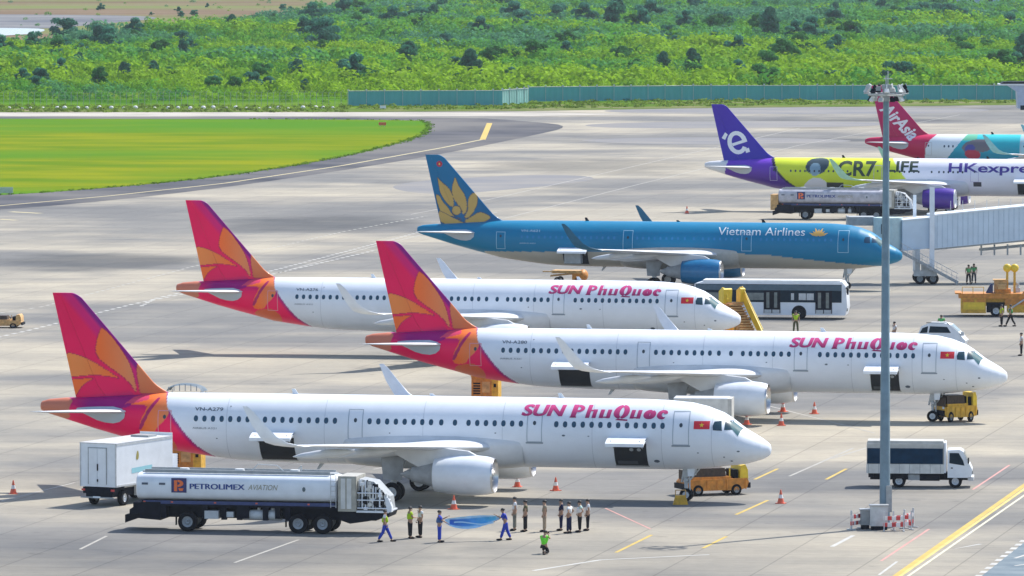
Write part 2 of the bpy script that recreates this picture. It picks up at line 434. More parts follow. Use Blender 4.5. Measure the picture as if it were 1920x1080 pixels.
# ================================================================== AIRLINERS
ZC = [(0, 3.12, .06), (.06, 3.12, .3), (.23, 3.13, .44), (.52, 3.16, .62), (.97, 3.22, .82), (1.45, 3.29, 1.02), (1.9, 3.42, 1.22), (2.28, 3.55, 1.38), (2.84, 3.69, 1.59),
      (3.78, 3.80, 1.83), (4.7, 3.87, 1.97), (6.1, 3.91, 2.05), (7.5, 3.93, 2.07), (12, 3.93, 2.07), (28, 3.93, 2.07), (30.8, 3.96, 2.03), (32.4, 4.0, 1.99), (34.2, 4.1, 1.88),
      (36.7, 4.27, 1.69), (38.2, 4.42, 1.44), (39.5, 4.54, 1.24), (41.2, 4.70, .95), (42.3, 4.84, .76), (43.0, 4.93, .64), (44.0, 5.03, .44), (44.45, 5.05, .28), (44.51, 5.05, .22)]
WD = [(0, .05), (.06, .32), (.23, .52), (.52, .8), (.97, 1.08), (1.45, 1.3), (1.9, 1.45), (2.84, 1.68), (3.78, 1.83), (4.7, 1.91), (6.1, 1.965), (7.5, 1.975), (30, 1.975), (32.4, 1.93),
      (34.2, 1.83), (36.7, 1.56), (38.2, 1.34), (39.5, 1.13), (41.2, .82), (42.3, .62), (43, .5), (44, .34), (44.45, .24), (44.51, .2)]
_zx = [q[0] for q in ZC]; _zc = [q[1] for q in ZC]; _hh = [q[2] for q in ZC]; _wx = [q[0] for q in WD]; _ww = [q[1] for q in WD]
def fus(a): return np.interp(a, _zx, _zc), np.interp(a, _zx, _hh), np.interp(a, _wx, _ww)
NOSE = 21.97                                   # nose to main gear; local x = NOSE - a
def side(u, z, off=.014):
    """starboard skin; u = -a so that text reads towards the nose"""
    a = -u; c, h, w = fus(a); t = max(-1, min(1, (z - c) / h))
    s = math.sqrt(max(0, 1 - t * t)); nz = t * w / h; nn = math.hypot(s, nz) or 1
    return (NOSE - a, -(w * s + off * s / nn), z + off * nz / nn)

W0 = (.76, .80, .86)
CR = (.92, .0, .10); PU = (.26, .001, .20); ORG = (1.0, .17, .025); SAL = (.84, .25, .09)
EDGE = [(36.63, 6.18), (36.35, 5.19), (35.79, 4.44), (35.11, 3.57), (34.55, 2.92), (33.71, 2.28), (33.1, 1.8)]
def edge_a(z, E): return np.interp(z, [p[1] for p in reversed(E)], [p[0] for p in reversed(E)])

def mixc(A, B, t): t = np.clip(t, 0, 1)[:, None]; return np.array(A) * (1 - t) + np.array(B) * t

def paint_sun(a, z, y):
    c = np.tile(np.array(W0), (len(a), 1)); e = edge_a(z, EDGE); red = a > e
    base = mixc(CR, PU, (z - 4.9) / .8 * .9); base2 = mixc(PU, base, (a - e) / .38)
    c[red] = base2[red]
    m = inpoly(a, z, smoothpoly([(42.5, 6.2), (42.5, 4.95), (40.2, 5.0), (39.0, 5.05), (38.3, 5.5), (37.4, 5.75), (36.9, 6.4)], 1)); c[m & red] = mixc((.60, .0, .13), (.36, .001, .17), (42.2 - a) / .8)[m & red]
    for P, k in (([(39.05, 5.30), (38.60, 5.62), (37.70, 5.85), (37.02, 6.0), (36.68, 6.12), (36.33, 5.19), (36.18, 4.76), (36.58, 4.31), (37.03, 3.87), (37.25, 3.55), (38.16, 3.55), (38.04, 4.29), (37.70, 4.95), (37.59, 5.30)], ORG),
                 ([(38.11, 3.34), (37.12, 3.60), (36.35, 3.53), (35.80, 2.92), (36.0, 2.4), (37.0, 2.4), (38, 2.9)], (.72, .13, .04)),
                 ([(44.6, 5.6), (42.33, 5.63), (42.67, 4.99), (42.54, 4.2), (44.6, 4.5)], (.62, .20, .12))):
        m = inpoly(a, z, smoothpoly(P, 2)); kk = np.tile(np.array(k), (len(a), 1))
        if k is ORG: kk = mixc(SAL, ORG, (a - 36.2) / 1.6)
        c[m & red] = kk[m & red]
    v = inpoly(a, z, smoothpoly([(37.0, 5.79), (37.47, 5.18), (37.93, 4.40), (38.16, 3.80), (37.95, 3.80), (37.55, 4.63), (37.25, 5.18), (36.9, 5.62)], 1))
    c[v] = (.45, .01, .12)
    m = inpoly(a, z, [(38.3, 5.4), (39.1, 5.3), (38.6, 5.72), (37.7, 5.95), (37.6, 5.6)]); c[m] = (.72, .06, .14)
    return c

def fin_sun(a, z, y):
    le = 42.2 - (11.85 - z) * .883
    c = mixc(PU, (.74, .002, .17), (a - le - .22) / .25)
    c2 = mixc((.74, .002, .17), CR, (a - le - .85) / .4); k = (a - le) > .85; c[k] = c2[k]
    for P, f in (([(40.76, 9.83), (40.98, 9.33), (41.12, 8.67), (41.10, 8.17), (40.82, 7.85), (40.25, 7.42), (39.80, 7.15), (39.35, 6.82), (38.90, 6.39), (38.50, 5.80), (38.52, 6.29), (38.61, 6.72), (38.89, 7.60), (39.35, 8.36), (39.91, 9.12), (40.36, 9.61), (40.64, 9.83)], lambda: mixc(SAL, ORG, (a - 39) / 1.9)),
                 ([(43.1, 8.36), (42.29, 8.22), (41.73, 8.03), (41.16, 7.76), (40.59, 7.44), (40.03, 7.1), (39.42, 6.71), (40.26, 6.87), (41.16, 6.93), (41.84, 6.88), (43.0, 6.74)], lambda: mixc(ORG, (.92, .26, .06), (a - 40) / 2)),
                 ([(43.0, 6.66), (41.73, 6.79), (41.05, 6.78), (41.62, 6.52), (42.02, 6.18), (42.4, 5.5), (43.1, 5.5)], lambda: mixc(ORG, ORG, a)),
                 ([(38.56, 7.9), (38.2, 7.8), (37.6, 7.15), (37.0, 6.45), (36.6, 5.92), (37.15, 5.86), (37.77, 5.86), (38.34, 5.83), (38.45, 6.40), (38.58, 7.05)], lambda: mixc((.66, .16, .05), SAL, (z - 5.9) / 2))):
        Q = smoothpoly(P, 2); m = inpoly(a, z, Q); c[m] = f()[m]; c[m & (edged(a, z, Q) < .05)] = (.55, .01, .08)
    m = inpoly(a, z, smoothpoly([(42.30, 5.52), (41.85, 6.29), (41.16, 6.69), (40.37, 6.81), (39.58, 6.60), (39.01, 6.17), (38.5, 5.6), (40.03, 5.3), (41.74, 5.3)], 2))
    c[m] = mixc(CR, PU, (6.0 - z) / .9 + (40 - a) * .15)[m]
    return c

VB = (.0, .195, .37)
VE = [(60, 3.2), (37.8, 3.2), (16.2, 3.35), (11.7, 3.14), (7.8, 2.73), (4.1, 2.38), (2.0, 2.2), (1.0, 1.9), (-1, 1.5)]
def paint_vn(a, z, y):
    c = np.tile(np.array(VB), (len(a), 1)); e = np.interp(a, [p[0] for p in reversed(VE)], [p[1] for p in reversed(VE)])
    k = (z < e) & (a < 38.2); c[k] = (.50, .46, .38); return c
LOT = [[(42.72, 9.97), (42.25, 9.44), (41.58, 8.93), (41.18, 8.27), (41.05, 7.49), (41.11, 7.09), (41.58, 7.22), (42.12, 7.87), (42.46, 8.52), (42.59, 9.31)],
 [(40.98, 10.05), (40.64, 9.06), (40.11, 8.41), (39.84, 7.63), (39.84, 6.84), (40.24, 6.31), (40.51, 7.10), (40.91, 7.49), (41.32, 8.27), (41.31, 8.93), (41.18, 9.45)],
 [(39.20, 8.6), (39.71, 8.15), (39.84, 7.63), (39.81, 6.84), (40.24, 6.18), (39.84, 6.05), (39.17, 6.71), (38.84, 7.64), (38.90, 8.16)],
 [(37.5, 6.21), (38.10, 6.6), (38.77, 6.78), (39.44, 6.32), (40.24, 5.92), (39.71, 5.4), (38.5, 5.6)],
 [(42.9, 8.3), (42.46, 8.26), (42.12, 7.61), (41.58, 7.09), (41.32, 6.56), (40.51, 5.91), (40.3, 6.1), (41.3, 6.3), (42.2, 6.2), (42.6, 7.2)],
 [(42.7, 6.9), (41.9, 6.6), (41.2, 6.2), (40.4, 5.9), (39.7, 5.4), (42.3, 5.4)]]
def fin_vn(a, z, y):
    c = mixc((.0, .12, .28), (.0, .16, .34), (z - 6) / 5)
    for P in LOT:
        P = smoothpoly(P, 1); m = inpoly(a, z, P); c[m] = (.56, .36, .10); d = edged(a, z, P) < .055; c[m & d] = (.10, .09, .10)
    d = np.hypot(a - 40.86, z - 6.83); c[d < .47] = (.10, .09, .10); c[d < .40] = (.56, .36, .10)
    d = np.hypot(a - 42.45, z - 11.05); c[d < .27] = (.5, .02, .06); c[d < .08] = (.8, .6, .1)
    return c

HE = [(36.66, 6.25), (36.05, 4.58), (34.85, 3.40), (33.44, 2.42), (32.6, 1.8)]
def paint_hk(a, z, y):
    c = np.tile(np.array((.78, .78, .86)), (len(a), 1))
    lim = a > 20.2 + (z - 2) * .75; c[lim] = mixc((.46, .56, .01), (.70, .80, .04), (z - 2.6) / 3)[lim]
    e = edge_a(z, HE); k = a > e; c[k] = mixc((.075, .02, .26), (.17, .05, .55), (z - 3.5) / 2)[k]
    c[k & (a < e + .35)] = (.02, .015, .06)
    c[a > 42.0 - (z - 4.9) * .25] = (.72, .72, .74)
    # generic figure in a pale shirt with dark hair
    m = inpoly(a, z, smoothpoly([(32.9, 5.0), (32.6, 5.8), (31.6, 6.0), (30.3, 5.9), (30.2, 5.2), (30.7, 4.5), (31.2, 4.2), (32.6, 4.3)], 2)); c[m] = (.03, .06, .08)
    m = ((a - 31.75) / .62) ** 2 + ((z - 4.75) / .72) ** 2 < 1; c[m] = (.20, .32, .40)
    m = inpoly(a, z, smoothpoly([(33.3, 2.2), (32.9, 3.2), (32.2, 3.75), (31.6, 3.9), (30.9, 3.7), (30.4, 3.3), (30.4, 2.2)], 2)); c[m] = (.62, .62, .66)
    m = inpoly(a, z, [(30.45, 1.5), (30.45, 3.35), (28.6, 3.35), (28.6, 1.5)]); c[m] = (.03, .035, .03)
    m = (z < 3.3) & (a < 25.9) & (a > 20); c[m] = (.72, .72, .76)
    return c
def fin_hk(a, z, y): return mixc((.03, .02, .38), (.06, .02, .40), (z - 6) / 5)

AE = [(35.2, 6.1), (35.6, 5.95), (36.36, 5.28), (36.83, 4.23), (36.92, 3.38), (36.9, 1.8)]
def paint_aa(a, z, y):
    c = np.tile(np.array((.72, .78, .82)), (len(a), 1))
    t = a < 31.78 + (6.07 - z) * .8; c[t] = mixc((.0, .27, .40), (.03, .55, .60), (z - 3.6) / 2.2)[t]
    m = t & (a > 30.6) & (z > 5.3); c[m] = (.14, .5, .32)
    for P, k in (([(32.2, 4.9), (31, 5.4), (29.6, 5.5), (28.9, 5.1), (28.7, 4.2), (29.6, 3.9), (31.2, 3.7), (32.4, 4.1)], (.16, .15, .17)),
                 ([(32, 4.6), (31.2, 4.9), (30.6, 4.5), (30.9, 3.9), (31.9, 3.8)], (.07, .07, .30)),
                 ([(31.9, 4.2), (30.2, 4.1), (29.9, 3.3), (31, 2.9), (32, 3.4)], (.45, .03, .07))):
        m = inpoly(a, z, smoothpoly(P, 2)); c[m] = k
    m = (a < 25.3); c[m] = (.35, .6, .66)
    k = a > edge_a(z, AE); c[k] = mixc((.5, .0, .06), (.60, .02, .10), (z - 4) / 2)[k]
    return c
def fin_aa(a, z, y): return mixc((.45, .004, .075), (.52, .004, .13), (z - 6) / 5)

def build_fuselage(paintf, parent, fine):
    """fine = list of (a0, a1, step)"""
    A = []
    for a0, a1, st in fine: A += list(np.arange(a0, a1, st))
    A.append(44.51); A = np.array(A); N = 112
    th = 2 * pi * np.arange(N) / N
    c, h, w = fus(A)
    y = np.outer(w, np.cos(th)); z = c[:, None] + np.outer(h, np.sin(th)); x = np.repeat((NOSE - A)[:, None], N, 1)
    V = np.stack([x, y, z], -1).reshape(-1, 3)
    nr = len(A); i = np.arange(nr - 1)[:, None] * N; j = np.arange(N)[None, :]; j2 = (j + 1) % N
    F = np.stack([i + j, i + j2, i + N + j2, i + N + j], -1).reshape(-1, 4)
    me = bpy.data.meshes.new('fuselage')
    me.from_pydata(V.tolist(), [], F.tolist() + [list(range(N - 1, -1, -1))] + [list(range((nr - 1) * N, nr * N))])
    me.materials.append(M['livery'])
    me.polygons.foreach_set('use_smooth', [True] * len(me.polygons))
    setcol(me, paintf(NOSE - V[:, 0], V[:, 2], V[:, 1])); me.update()
    return link('fuselage', me, parent)

def finY(u): return .42 * (2.97 * math.sqrt(max(u, 0)) - 1.26 * u - 3.52 * u * u + 2.84 * u ** 3 - 1.02 * u ** 4)  # naca-like, unit thickness ~ .42

def build_fin(name, finf, parent, u0, u1, root=5.35, top=11.88):
    nz, nu = 110, 46; V = []; F = []
    for s in (1, -1):
        b = len(V)
        for i in range(nz + 1):
            z = root + (top - root) * i / nz
            le = 42.2 - (11.85 - z) * .883; te = 43.78 - (11.85 - z) * .228
            if z > 11.55: le += .5 * (1 - math.sqrt(max(0, 1 - ((z - 11.55) / .36) ** 2)))
            if z < 6.7: le -= (6.7 - z) ** 2 * .75            # dorsal fillet
            ch = te - le
            for k in range(nu + 1):
                u = u0 + (u1 - u0) * (k / nu) ** (1.6 if u0 == 0 else 1)
                V.append((NOSE - (le + ch * u), s * finY(u) * .55 * (.25 + .75 * ch / 6), z))
        for i in range(nz):
            for k in range(nu):
                q = (b + i * (nu + 1) + k, b + i * (nu + 1) + k + 1, b + (i + 1) * (nu + 1) + k + 1, b + (i + 1) * (nu + 1) + k)
                F.append(q if s > 0 else q[::-1])
    o = (nz + 1) * (nu + 1)
    for k in range(nu): F.append((nz * (nu + 1) + k, nz * (nu + 1) + k + 1, o + nz * (nu + 1) + k + 1, o + nz * (nu + 1) + k))
    e = 0 if u0 > 0 else nu
    for i in range(nz):
        for ee in ((0, nu) if u0 > 0 else (nu,)):
            F.append((i * (nu + 1) + ee, (i + 1) * (nu + 1) + ee, o + (i + 1) * (nu + 1) + ee, o + i * (nu + 1) + ee))
    me = bpy.data.meshes.new(name); me.from_pydata(V, [], F); me.materials.append(M['livery'])
    V = np.array(V); setcol(me, finf(NOSE - V[:, 0], V[:, 2], V[:, 1]))
    me.polygons.foreach_set('use_smooth', [True] * len(me.polygons)); me.set_sharp_from_angle(angle=R(50)); me.update()
    return link(name, me, parent)

def wingmesh(name, secs, parent, m, n=14, cap=True):
    """secs: (y, aLE, aTE, z, thickness ratio, tilt deg of the section normal)"""
    b = MB(); rows = []
    for y, le, te, z, t, tl in secs:
        ch = te - le; row = []
        for k in list(range(n, -1, -1)):
            u = (k / n) ** 1.5; h = finY(u) / .42 * t * ch * .55; row.append((le + ch * u, +h))
        for k in range(1, n + 1):
            u = (k / n) ** 1.5; h = finY(u) / .42 * t * ch * .45; row.append((le + ch * u, -h))
        rows.append([(NOSE - a, y - math.copysign(1, y) * h * sin(R(tl)), z + h * cos(R(tl))) for a, h in row])
    b.grid(rows)
    if cap: b._add(rows[-1], [tuple(range(len(rows[-1])))])
    return b.build(name, m, parent, ang=60)

def airliner(kind, label, paintf, finf, fine, windows, group):
    T = thing('airliner', label, 'airliner', group=group)
    build_fuselage(paintf, T, fine)
    f = build_fin('vertical_stabilizer', finf, T, 0, .70)
    build_fin('rudder', finf, T, .704, 1.0, root=5.5)
    wl_m = {'sun': M['white'], 'vn': mat('teal blue paint', (.01, .13, .22), .4), 'hk': mat('pale green paint', (.36, .62, .44), .4), 'aa': mat('pale teal paint', (.25, .55, .60), .4)}[kind]
    wz = lambda y: 2.98 + .078 * abs(y)
    for s in (-1, 1):
        S = []
        for y in (1.2, 3, 5, 6.4, 9, 12, 15, 16.4):
            le = 15.35 + .52 * y; te = 22.75 if y < 6.4 else 22.75 + (y - 6.4) * .268
            S.append((s * y, le, te, wz(y), .13 - .003 * y, 0))
        S.append((s * 16.9, 24.2, 25.6, 4.25, .08, 5))
        w = wingmesh('wing', S, T, M['wing'])
        g = wingmesh('winglet', [(s * 16.9, 24.2, 25.6, 4.25, .08, 5), (s * 17.2, 24.55, 26.0, 4.33, .08, 25), (s * 17.45, 25.15, 26.45, 4.50, .08, 50), (s * 17.62, 25.75, 26.75, 4.85, .08, 72),
                     (s * 17.72, 26.4, 27.2, 5.55, .08, 80), (s * 17.85, 27.05, 27.55, 6.3, .08, 80), (s * 17.9, 27.4, 27.68, 6.6, .08, 80)], w, wl_m)
        for (y, l) in ((4.6, 3.6), (8.2, 3.4), (12.2, 2.6)):         # flap track fairings
            te = 22.75 if y < 6.4 else 22.75 + (y - 6.4) * .268
            c = MB(); c.lathe([(-l, .02), (-l * .8, .16), (-l * .4, .26), (0, .24), (.6, .16), (1.2, .02)], 'x', (0, 0, 0), 12)
            c.v = [(x + NOSE - te + l * .55 - .4 - 0.2, yy * .8 + s * y, zz + wz(y) - .42 + (x + l) * .10 - .25) for x, yy, zz in c.v]
            c.build('flap_fairing', M['wing'], w)
        # stabilizer
        st = wingmesh('horizontal_stabilizer', [(s * .5, 38.5, 41.7, 4.82, .09, 0), (s * 3, 40.2, 42.5, 4.98, .09, 0), (s * 6.1, 42.25, 43.55, 5.16, .08, 0), (s * 6.25, 42.7, 43.6, 5.17, .05, 0)], T, M['wing'])
        # engine
        ey, ez = s * 5.75, 1.80
        ncol = {'sun': M['white'], 'vn': mat('blue nacelle paint', (.0, .16, .36), .3, coat=.3), 'hk': mat('purple nacelle paint', (.07, .02, .33), .35), 'aa': M['white']}[kind]
        E = MB(); x0 = NOSE - 15.42
        E.lathe([(-.12, 1.03), (-.5, 1.12), (-1.2, 1.19), (-2.0, 1.19), (-2.8, 1.11), (-3.6, .98), (-3.62, .93), (-3.0, .9)], 'x', (x0, ey, ez), 40)
        en = E.build('engine', ncol, T)
        L = MB(); L.lathe([(-.9, .88), (-.5, .90), (-.15, .94), (-.02, .985), (-.02, 1.0), (-.12, 1.032)], 'x', (x0, ey, ez), 40); L.build('intake_lip', M['metal'] if kind != 'hk' else M['white'], en)
        L = MB(); L.lathe([(-.9, .9), (-.9, .3), (-.75, .25), (-.45, .02)], 'x', (x0, ey, ez), 32); L.build('fan', M['chassis'], en)
        L = MB(); L.lathe([(-3.2, .9), (-3.45, .78), (-4.6, .5), (-5.0, .45), (-5.02, .40)], 'x', (x0, ey, ez), 28); L.lathe([(-4.8, .36), (-5.2, .3), (-5.7, .05)], 'x', (x0, ey, ez), 20)
        L.build('exhaust', M['under'], en)
        Pn = MB(); Pn.prism([(x0 - .9, ez + 1.05), (x0 - 1.6, ez + 1.42), (x0 - 3.4, ez + 1.6), (x0 - 6.2, ez + 1.5), (x0 - 6.0, ez + 1.2), (x0 - 4.6, ez + .45), (x0 - 3.4, ez + .5)], ey - .17, ey + .17)
        Pn.build('pylon', M['wing'], en)
        # main landing gear
        gy = s * 3.8
        g_ = MB(); g_.cyl((0, gy, .6), (0.05, gy, 3.0), .16, .2); g_.cyl((0, gy - .5, .58), (0, gy + .5, .58), .09); g_.cyl((0, gy, 1.5), (.1, gy - s * 1.6, 2.7), .08); g_.cyl((.1, gy, 1.0), (.9, gy, 2.8), .05)
        gg = g_.build('main_landing_gear', M['lgrey'], T)
        d = MB(); d.prism([(-.55, 1.3), (.6, 1.3), (.75, 2.9), (-.7, 2.9)], gy + s * .3, gy + s * .34); d.build('gear_door', M['under'], gg)
        for q in (-.46, .46): gear_wheel(gg, (0, gy + q, .585), .585, .42)
    B = MB()                                                       # wing to body fairing
    P = []
    for i in range(41):
        t = i / 40; a = 14.6 + t * 10.9; e = math.sin(pi * t) ** .45 if 0 < t < 1 else 0
        row = []
        for k in range(33):
            th = pi * (k / 32); row.append((NOSE - a, (1.85 + .42 * e) * math.copysign(abs(cos(th)) ** .75, cos(th)), 3.45 - (1.45 + .36 * e) * abs(sin(th)) ** .8))
        row.append((NOSE - a, -(1.85 + .1 * e), 3.45 + .35 * e)) 
        row.insert(0, (NOSE - a, (1.85 + .1 * e), 3.45 + .35 * e)); P.append(row)
    B.grid(P); B.build('belly_fairing', M['wing'] if kind != 'vn' else mat('beige belly paint', (.46, .43, .38), .4), T, ang=60)
    n = MB(); nx = NOSE - 5.07
    n.cyl((nx, 0, .38), (nx - .1, 0, 2.3), .1, .13); n.cyl((nx, -.35, .38), (nx, .35, .38), .06); n.cyl((nx, 0, 1.0), (nx + 1.0, 0, 2.2), .05); n.box(nx - .12, nx + .12, -.3, .3, 1.2, 1.34), n.box(nx - .2, nx + .22, -.22, .22, 1.45, 2.1), n.cyl((nx - .3, .1, 1.1), (nx - .15, .1, 1.9), .07), n.cyl((nx + .22, -.15, .5), (nx + .2, -.15, 1.5), .05)
    ng = n.build('nose_landing_gear', M['lgrey'], T)
    d = MB()
    for s in (-1, 1): d.prism([(nx + .15, 1.5), (nx + .5, 1.5), (nx + .6, 2.2), (nx + .1, 2.2)], s * .42 - .015, s * .42 + .015)
    d.build('gear_door', M['white'], ng)
    for q in (-.25, .25): gear_wheel(ng, (nx, q, .385), .385, .22)
    # details of the starboard side
    rr = lambda a0, a1, z0, z1: [(-a0, z0), (-a1, z0), (-a1, z1), (-a0, z1)]
    def ring(a0, a1, z0, z1, w=.045):
        return [rr(a0, a0 - w, z0, z1), rr(a1 + w, a1, z0, z1), rr(a0 - w, a1 + w, z0, z0 + w), rr(a0 - w, a1 + w, z1 - w, z1)]
    dc = {'sun': (.36, .42, .48), 'vn': (.35, .6, .75), 'hk': (.45, .4, .6), 'aa': (.5, .5, .5)}[kind]
    for (a0, a1, z0, z1) in ((36.9, 36.05, 3.45, 5.0), (25.15, 24.25, 3.5, 5.25), (14.32, 13.4, 3.5, 5.2), (5.58, 4.6, 3.45, 5.42)):
        cc = dc
        if kind == 'sun' and a0 > 30: cc = (.75, .30, .34)
        dr = decal('door', ring(a0, a1, z0, z1), side, cc, T)
        decal('door_window', [[(-(a0 + a1) / 2 + .1 * cos(t), 4.62 + .13 * sin(t)) for t in np.arange(0, 6.2, .7)]], side, (.03, .05, .07), dr)
        if kind == 'sun' and 3 < a0 < 20: decal('door_sill', [rr(a0 + .06, a1 - .06, z0 - .09, z0)], side, (.22, .27, .32), dr)
    wc = {'sun': (.012, .055, .10), 'vn': (.03, .25, .52), 'hk': (.03, .04, .05), 'aa': (.03, .06, .10)}[kind]
    wr = {'sun': (.135, .18), 'vn': (.10, .14), 'hk': (.10, .13), 'aa': (.11, .15)}[kind]
    for a in windows:
        decal('window', [[(-a + wr[0] * cos(t) * (abs(cos(t)) ** -.25 if abs(cos(t)) > .1 else 1), 4.57 + wr[1] * sin(t)) for t in [2 * pi * k / 12 + .26 for k in range(12)]]], side, wc, T, m=M['winpaint'], step=None)
    cw = [[(3.17, 4.83), (2.78, 4.86), (2.70, 4.30), (3.22, 4.34), (3.25, 4.6)], [(2.58, 4.88), (2.2, 4.84), (1.86, 4.42), (1.84, 4.36), (2.58, 4.34)]]
    for k, P in enumerate(cw): decal('cockpit_window', [[(-p[0], p[1]) for p in P]], side, (.012, .05, .07) if kind != 'vn' else (.01, .06, .12), T, m=M['winpaint'], step=(.15, .1))
    def nose_surf(u, v):   # windscreen, wraps round towards the centre line: u = lateral angle, v = a
        c, h, w = fus(v); t = u; return (NOSE - v + .01, -(w + .012) * cos(t), c + (h + .012) * sin(t))
    decal('windscreen', [[(R(30), 1.80), (R(72), 1.60), (R(72), 2.16), (R(54), 2.40), (R(42), 2.2)]], nose_surf, (.05, .14, .15), T, m=M['winpaint'], step=(.12, .12))
    decal('stabilizer_plate', [smoothpoly([(-42.4, 4.98), (-41.2, 5.10), (-39.3, 5.15), (-38.9, 4.6), (-39.5, 4.12), (-40.6, 4.2), (-41.6, 4.65)], 1)], side, (.48, .52, .58), T, m=M['livery'])
    if kind == 'sun':
        for a in (3.3, 6.25, 10.4, 15.8, 20.6, 26.6, 32.6): decal('panel_joint', [[(-a, 1.95 if a > 5 else 2.1), (-a + .025, 1.95 if a > 5 else 2.1), (-a + .025, 5.75 if a > 4 else 5.3), (-a, 5.75 if a > 4 else 5.3)]], lambda u, v: side(u, v, .008), (.50, .54, .60), T)
        for a, z, r_ in ((12.1, 3.92, .07), (6.6, 2.45, .12), (1.75, 3.1, .06), (2.6, 2.75, .04), (4.1, 3.0, .04), (16.2, 4.0, .04), (22.6, 3.9, .035), (10.6, 3.9, .04), (33.2, 3.4, .04), (32.4, 5.3, .035), (2.2, 2.5, .05)):
            decal('sensor', [[(-a + r_ * 1.5 * cos(t), z + r_ * .8 * sin(t)) for t in np.arange(0, 6.2, .8)]], side, (.10, .13, .17), T, step=None)
    for a, h in ((28.6, .32), (12.4, .3), (20.2, .16)):
        q = MB(); q.prism([(NOSE - a, 5.98), (NOSE - a - .35, 5.98), (NOSE - a - .42, 5.98 + h), (NOSE - a - .22, 5.98 + h)], -.02, .02); q.build('antenna', M['white'] if kind == 'sun' else M['chassis'], T)
    q = MB(); q.prism([(NOSE - 27, 1.88), (NOSE - 27.3, 1.88), (NOSE - 27.5, 1.5), (NOSE - 27.35, 1.5)], -.03, .03); q.build('drain_mast', M['lgrey'], T)
    return T

def gear_wheel(parent, c, r, w):
    b = MB(); h = w / 2
    b.lathe([(-h * .6, r * .52), (-h * .95, r * .7), (-h, r * .86), (-h * .8, r * .96), (-h * .3, r), (h * .3, r), (h * .8, r * .96), (h, r * .86), (h * .95, r * .7), (h * .6, r * .52)], 'x', (0, 0, 0), 28)
    b.mi = 1; b.lathe([(-h * .4, .01), (-h * .75, r * .2), (-h * .5, r * .35), (-h * .62, r * .54)], 'x', (0, 0, 0), 20); b.lathe([(h * .62, r * .54), (h * .5, r * .35), (h * .75, r * .2), (h * .4, .01)], 'x', (0, 0, 0), 20)
    b.v = [(c[0] + y, c[1] + x, c[2] + z) for x, y, z in b.v]; b.f = [f[::-1] for f in b.f]
    return b.build('wheel', [M['black'], M['rim']], parent)

M['winpaint'] = mat('window glazing', None, .15, attr=True, var=.1, spec=.8)

def cargo_door(T, a0, a1, z0=2.15, z1=3.52, inside='dark'):
    """open hold: recessed looking dark bay, frame, and the door panel swung up and out"""
    rr = lambda a0, a1, z0, z1: [(-a0, z0), (-a1, z0), (-a1, z1), (-a0, z1)]
    o = decal('cargo_bay_shade', [rr(a0, a1, z0, z1)], side, (.008, .010, .014), T, m=M['dark'])  # shade inside the hold, painted as a dark patch over the closed hull
    fr = decal('cargo_sill', [rr(a0 + .05, a1 - .05, z0 - .06, z0 - .0)], lambda u, v: side(u, v, .03), (.3, .32, .34), o)
    if inside == 'lights':
        for q in (8.05, 7.6): decal('bay_pale_spot', [[(-q + .13 * cos(t), 3.15 + .1 * sin(t)) for t in np.arange(0, 6.2, .8)]], lambda u, v: side(u, v, .03), (.30, .33, .36), o)  # two pale ovals on the dark patch
        decal('bay_lining', [rr(a0 - .15, a1 + .6, z0 + .1, z0 + .3)], lambda u, v: side(u, v, .02), (.06, .07, .08), o)
    y0 = side(-a0, z1)[1]
    b = MB(); x0, x1 = NOSE - a0 - .28, NOSE - a1 + .08
    rows = []
    for i in range(6):
        t = i / 5; rows.append([(x0, y0 - .02 - 1.25 * t, z1 + .36 - .30 * t * t), (x1, y0 - .02 - 1.25 * t, z1 + .36 - .30 * t * t)])
    b.grid(rows); b.grid([[(p[0], p[1], p[2] - .12) for p in reversed(r)] for r in rows])
    b.box(x0, x1, y0 - 1.31, y0 - 1.27, z1 - .12, z1 + .07)
    b.build('cargo_door', M['white'], T)
    for x_ in (x0 + .3, x1 - .3):
        b = MB(); b.cyl((x_, y0 - .05, z1 - .3), (x_, y0 - 1.0, z1 + .2), .03); b.build('door_strut', M['grey'], T)

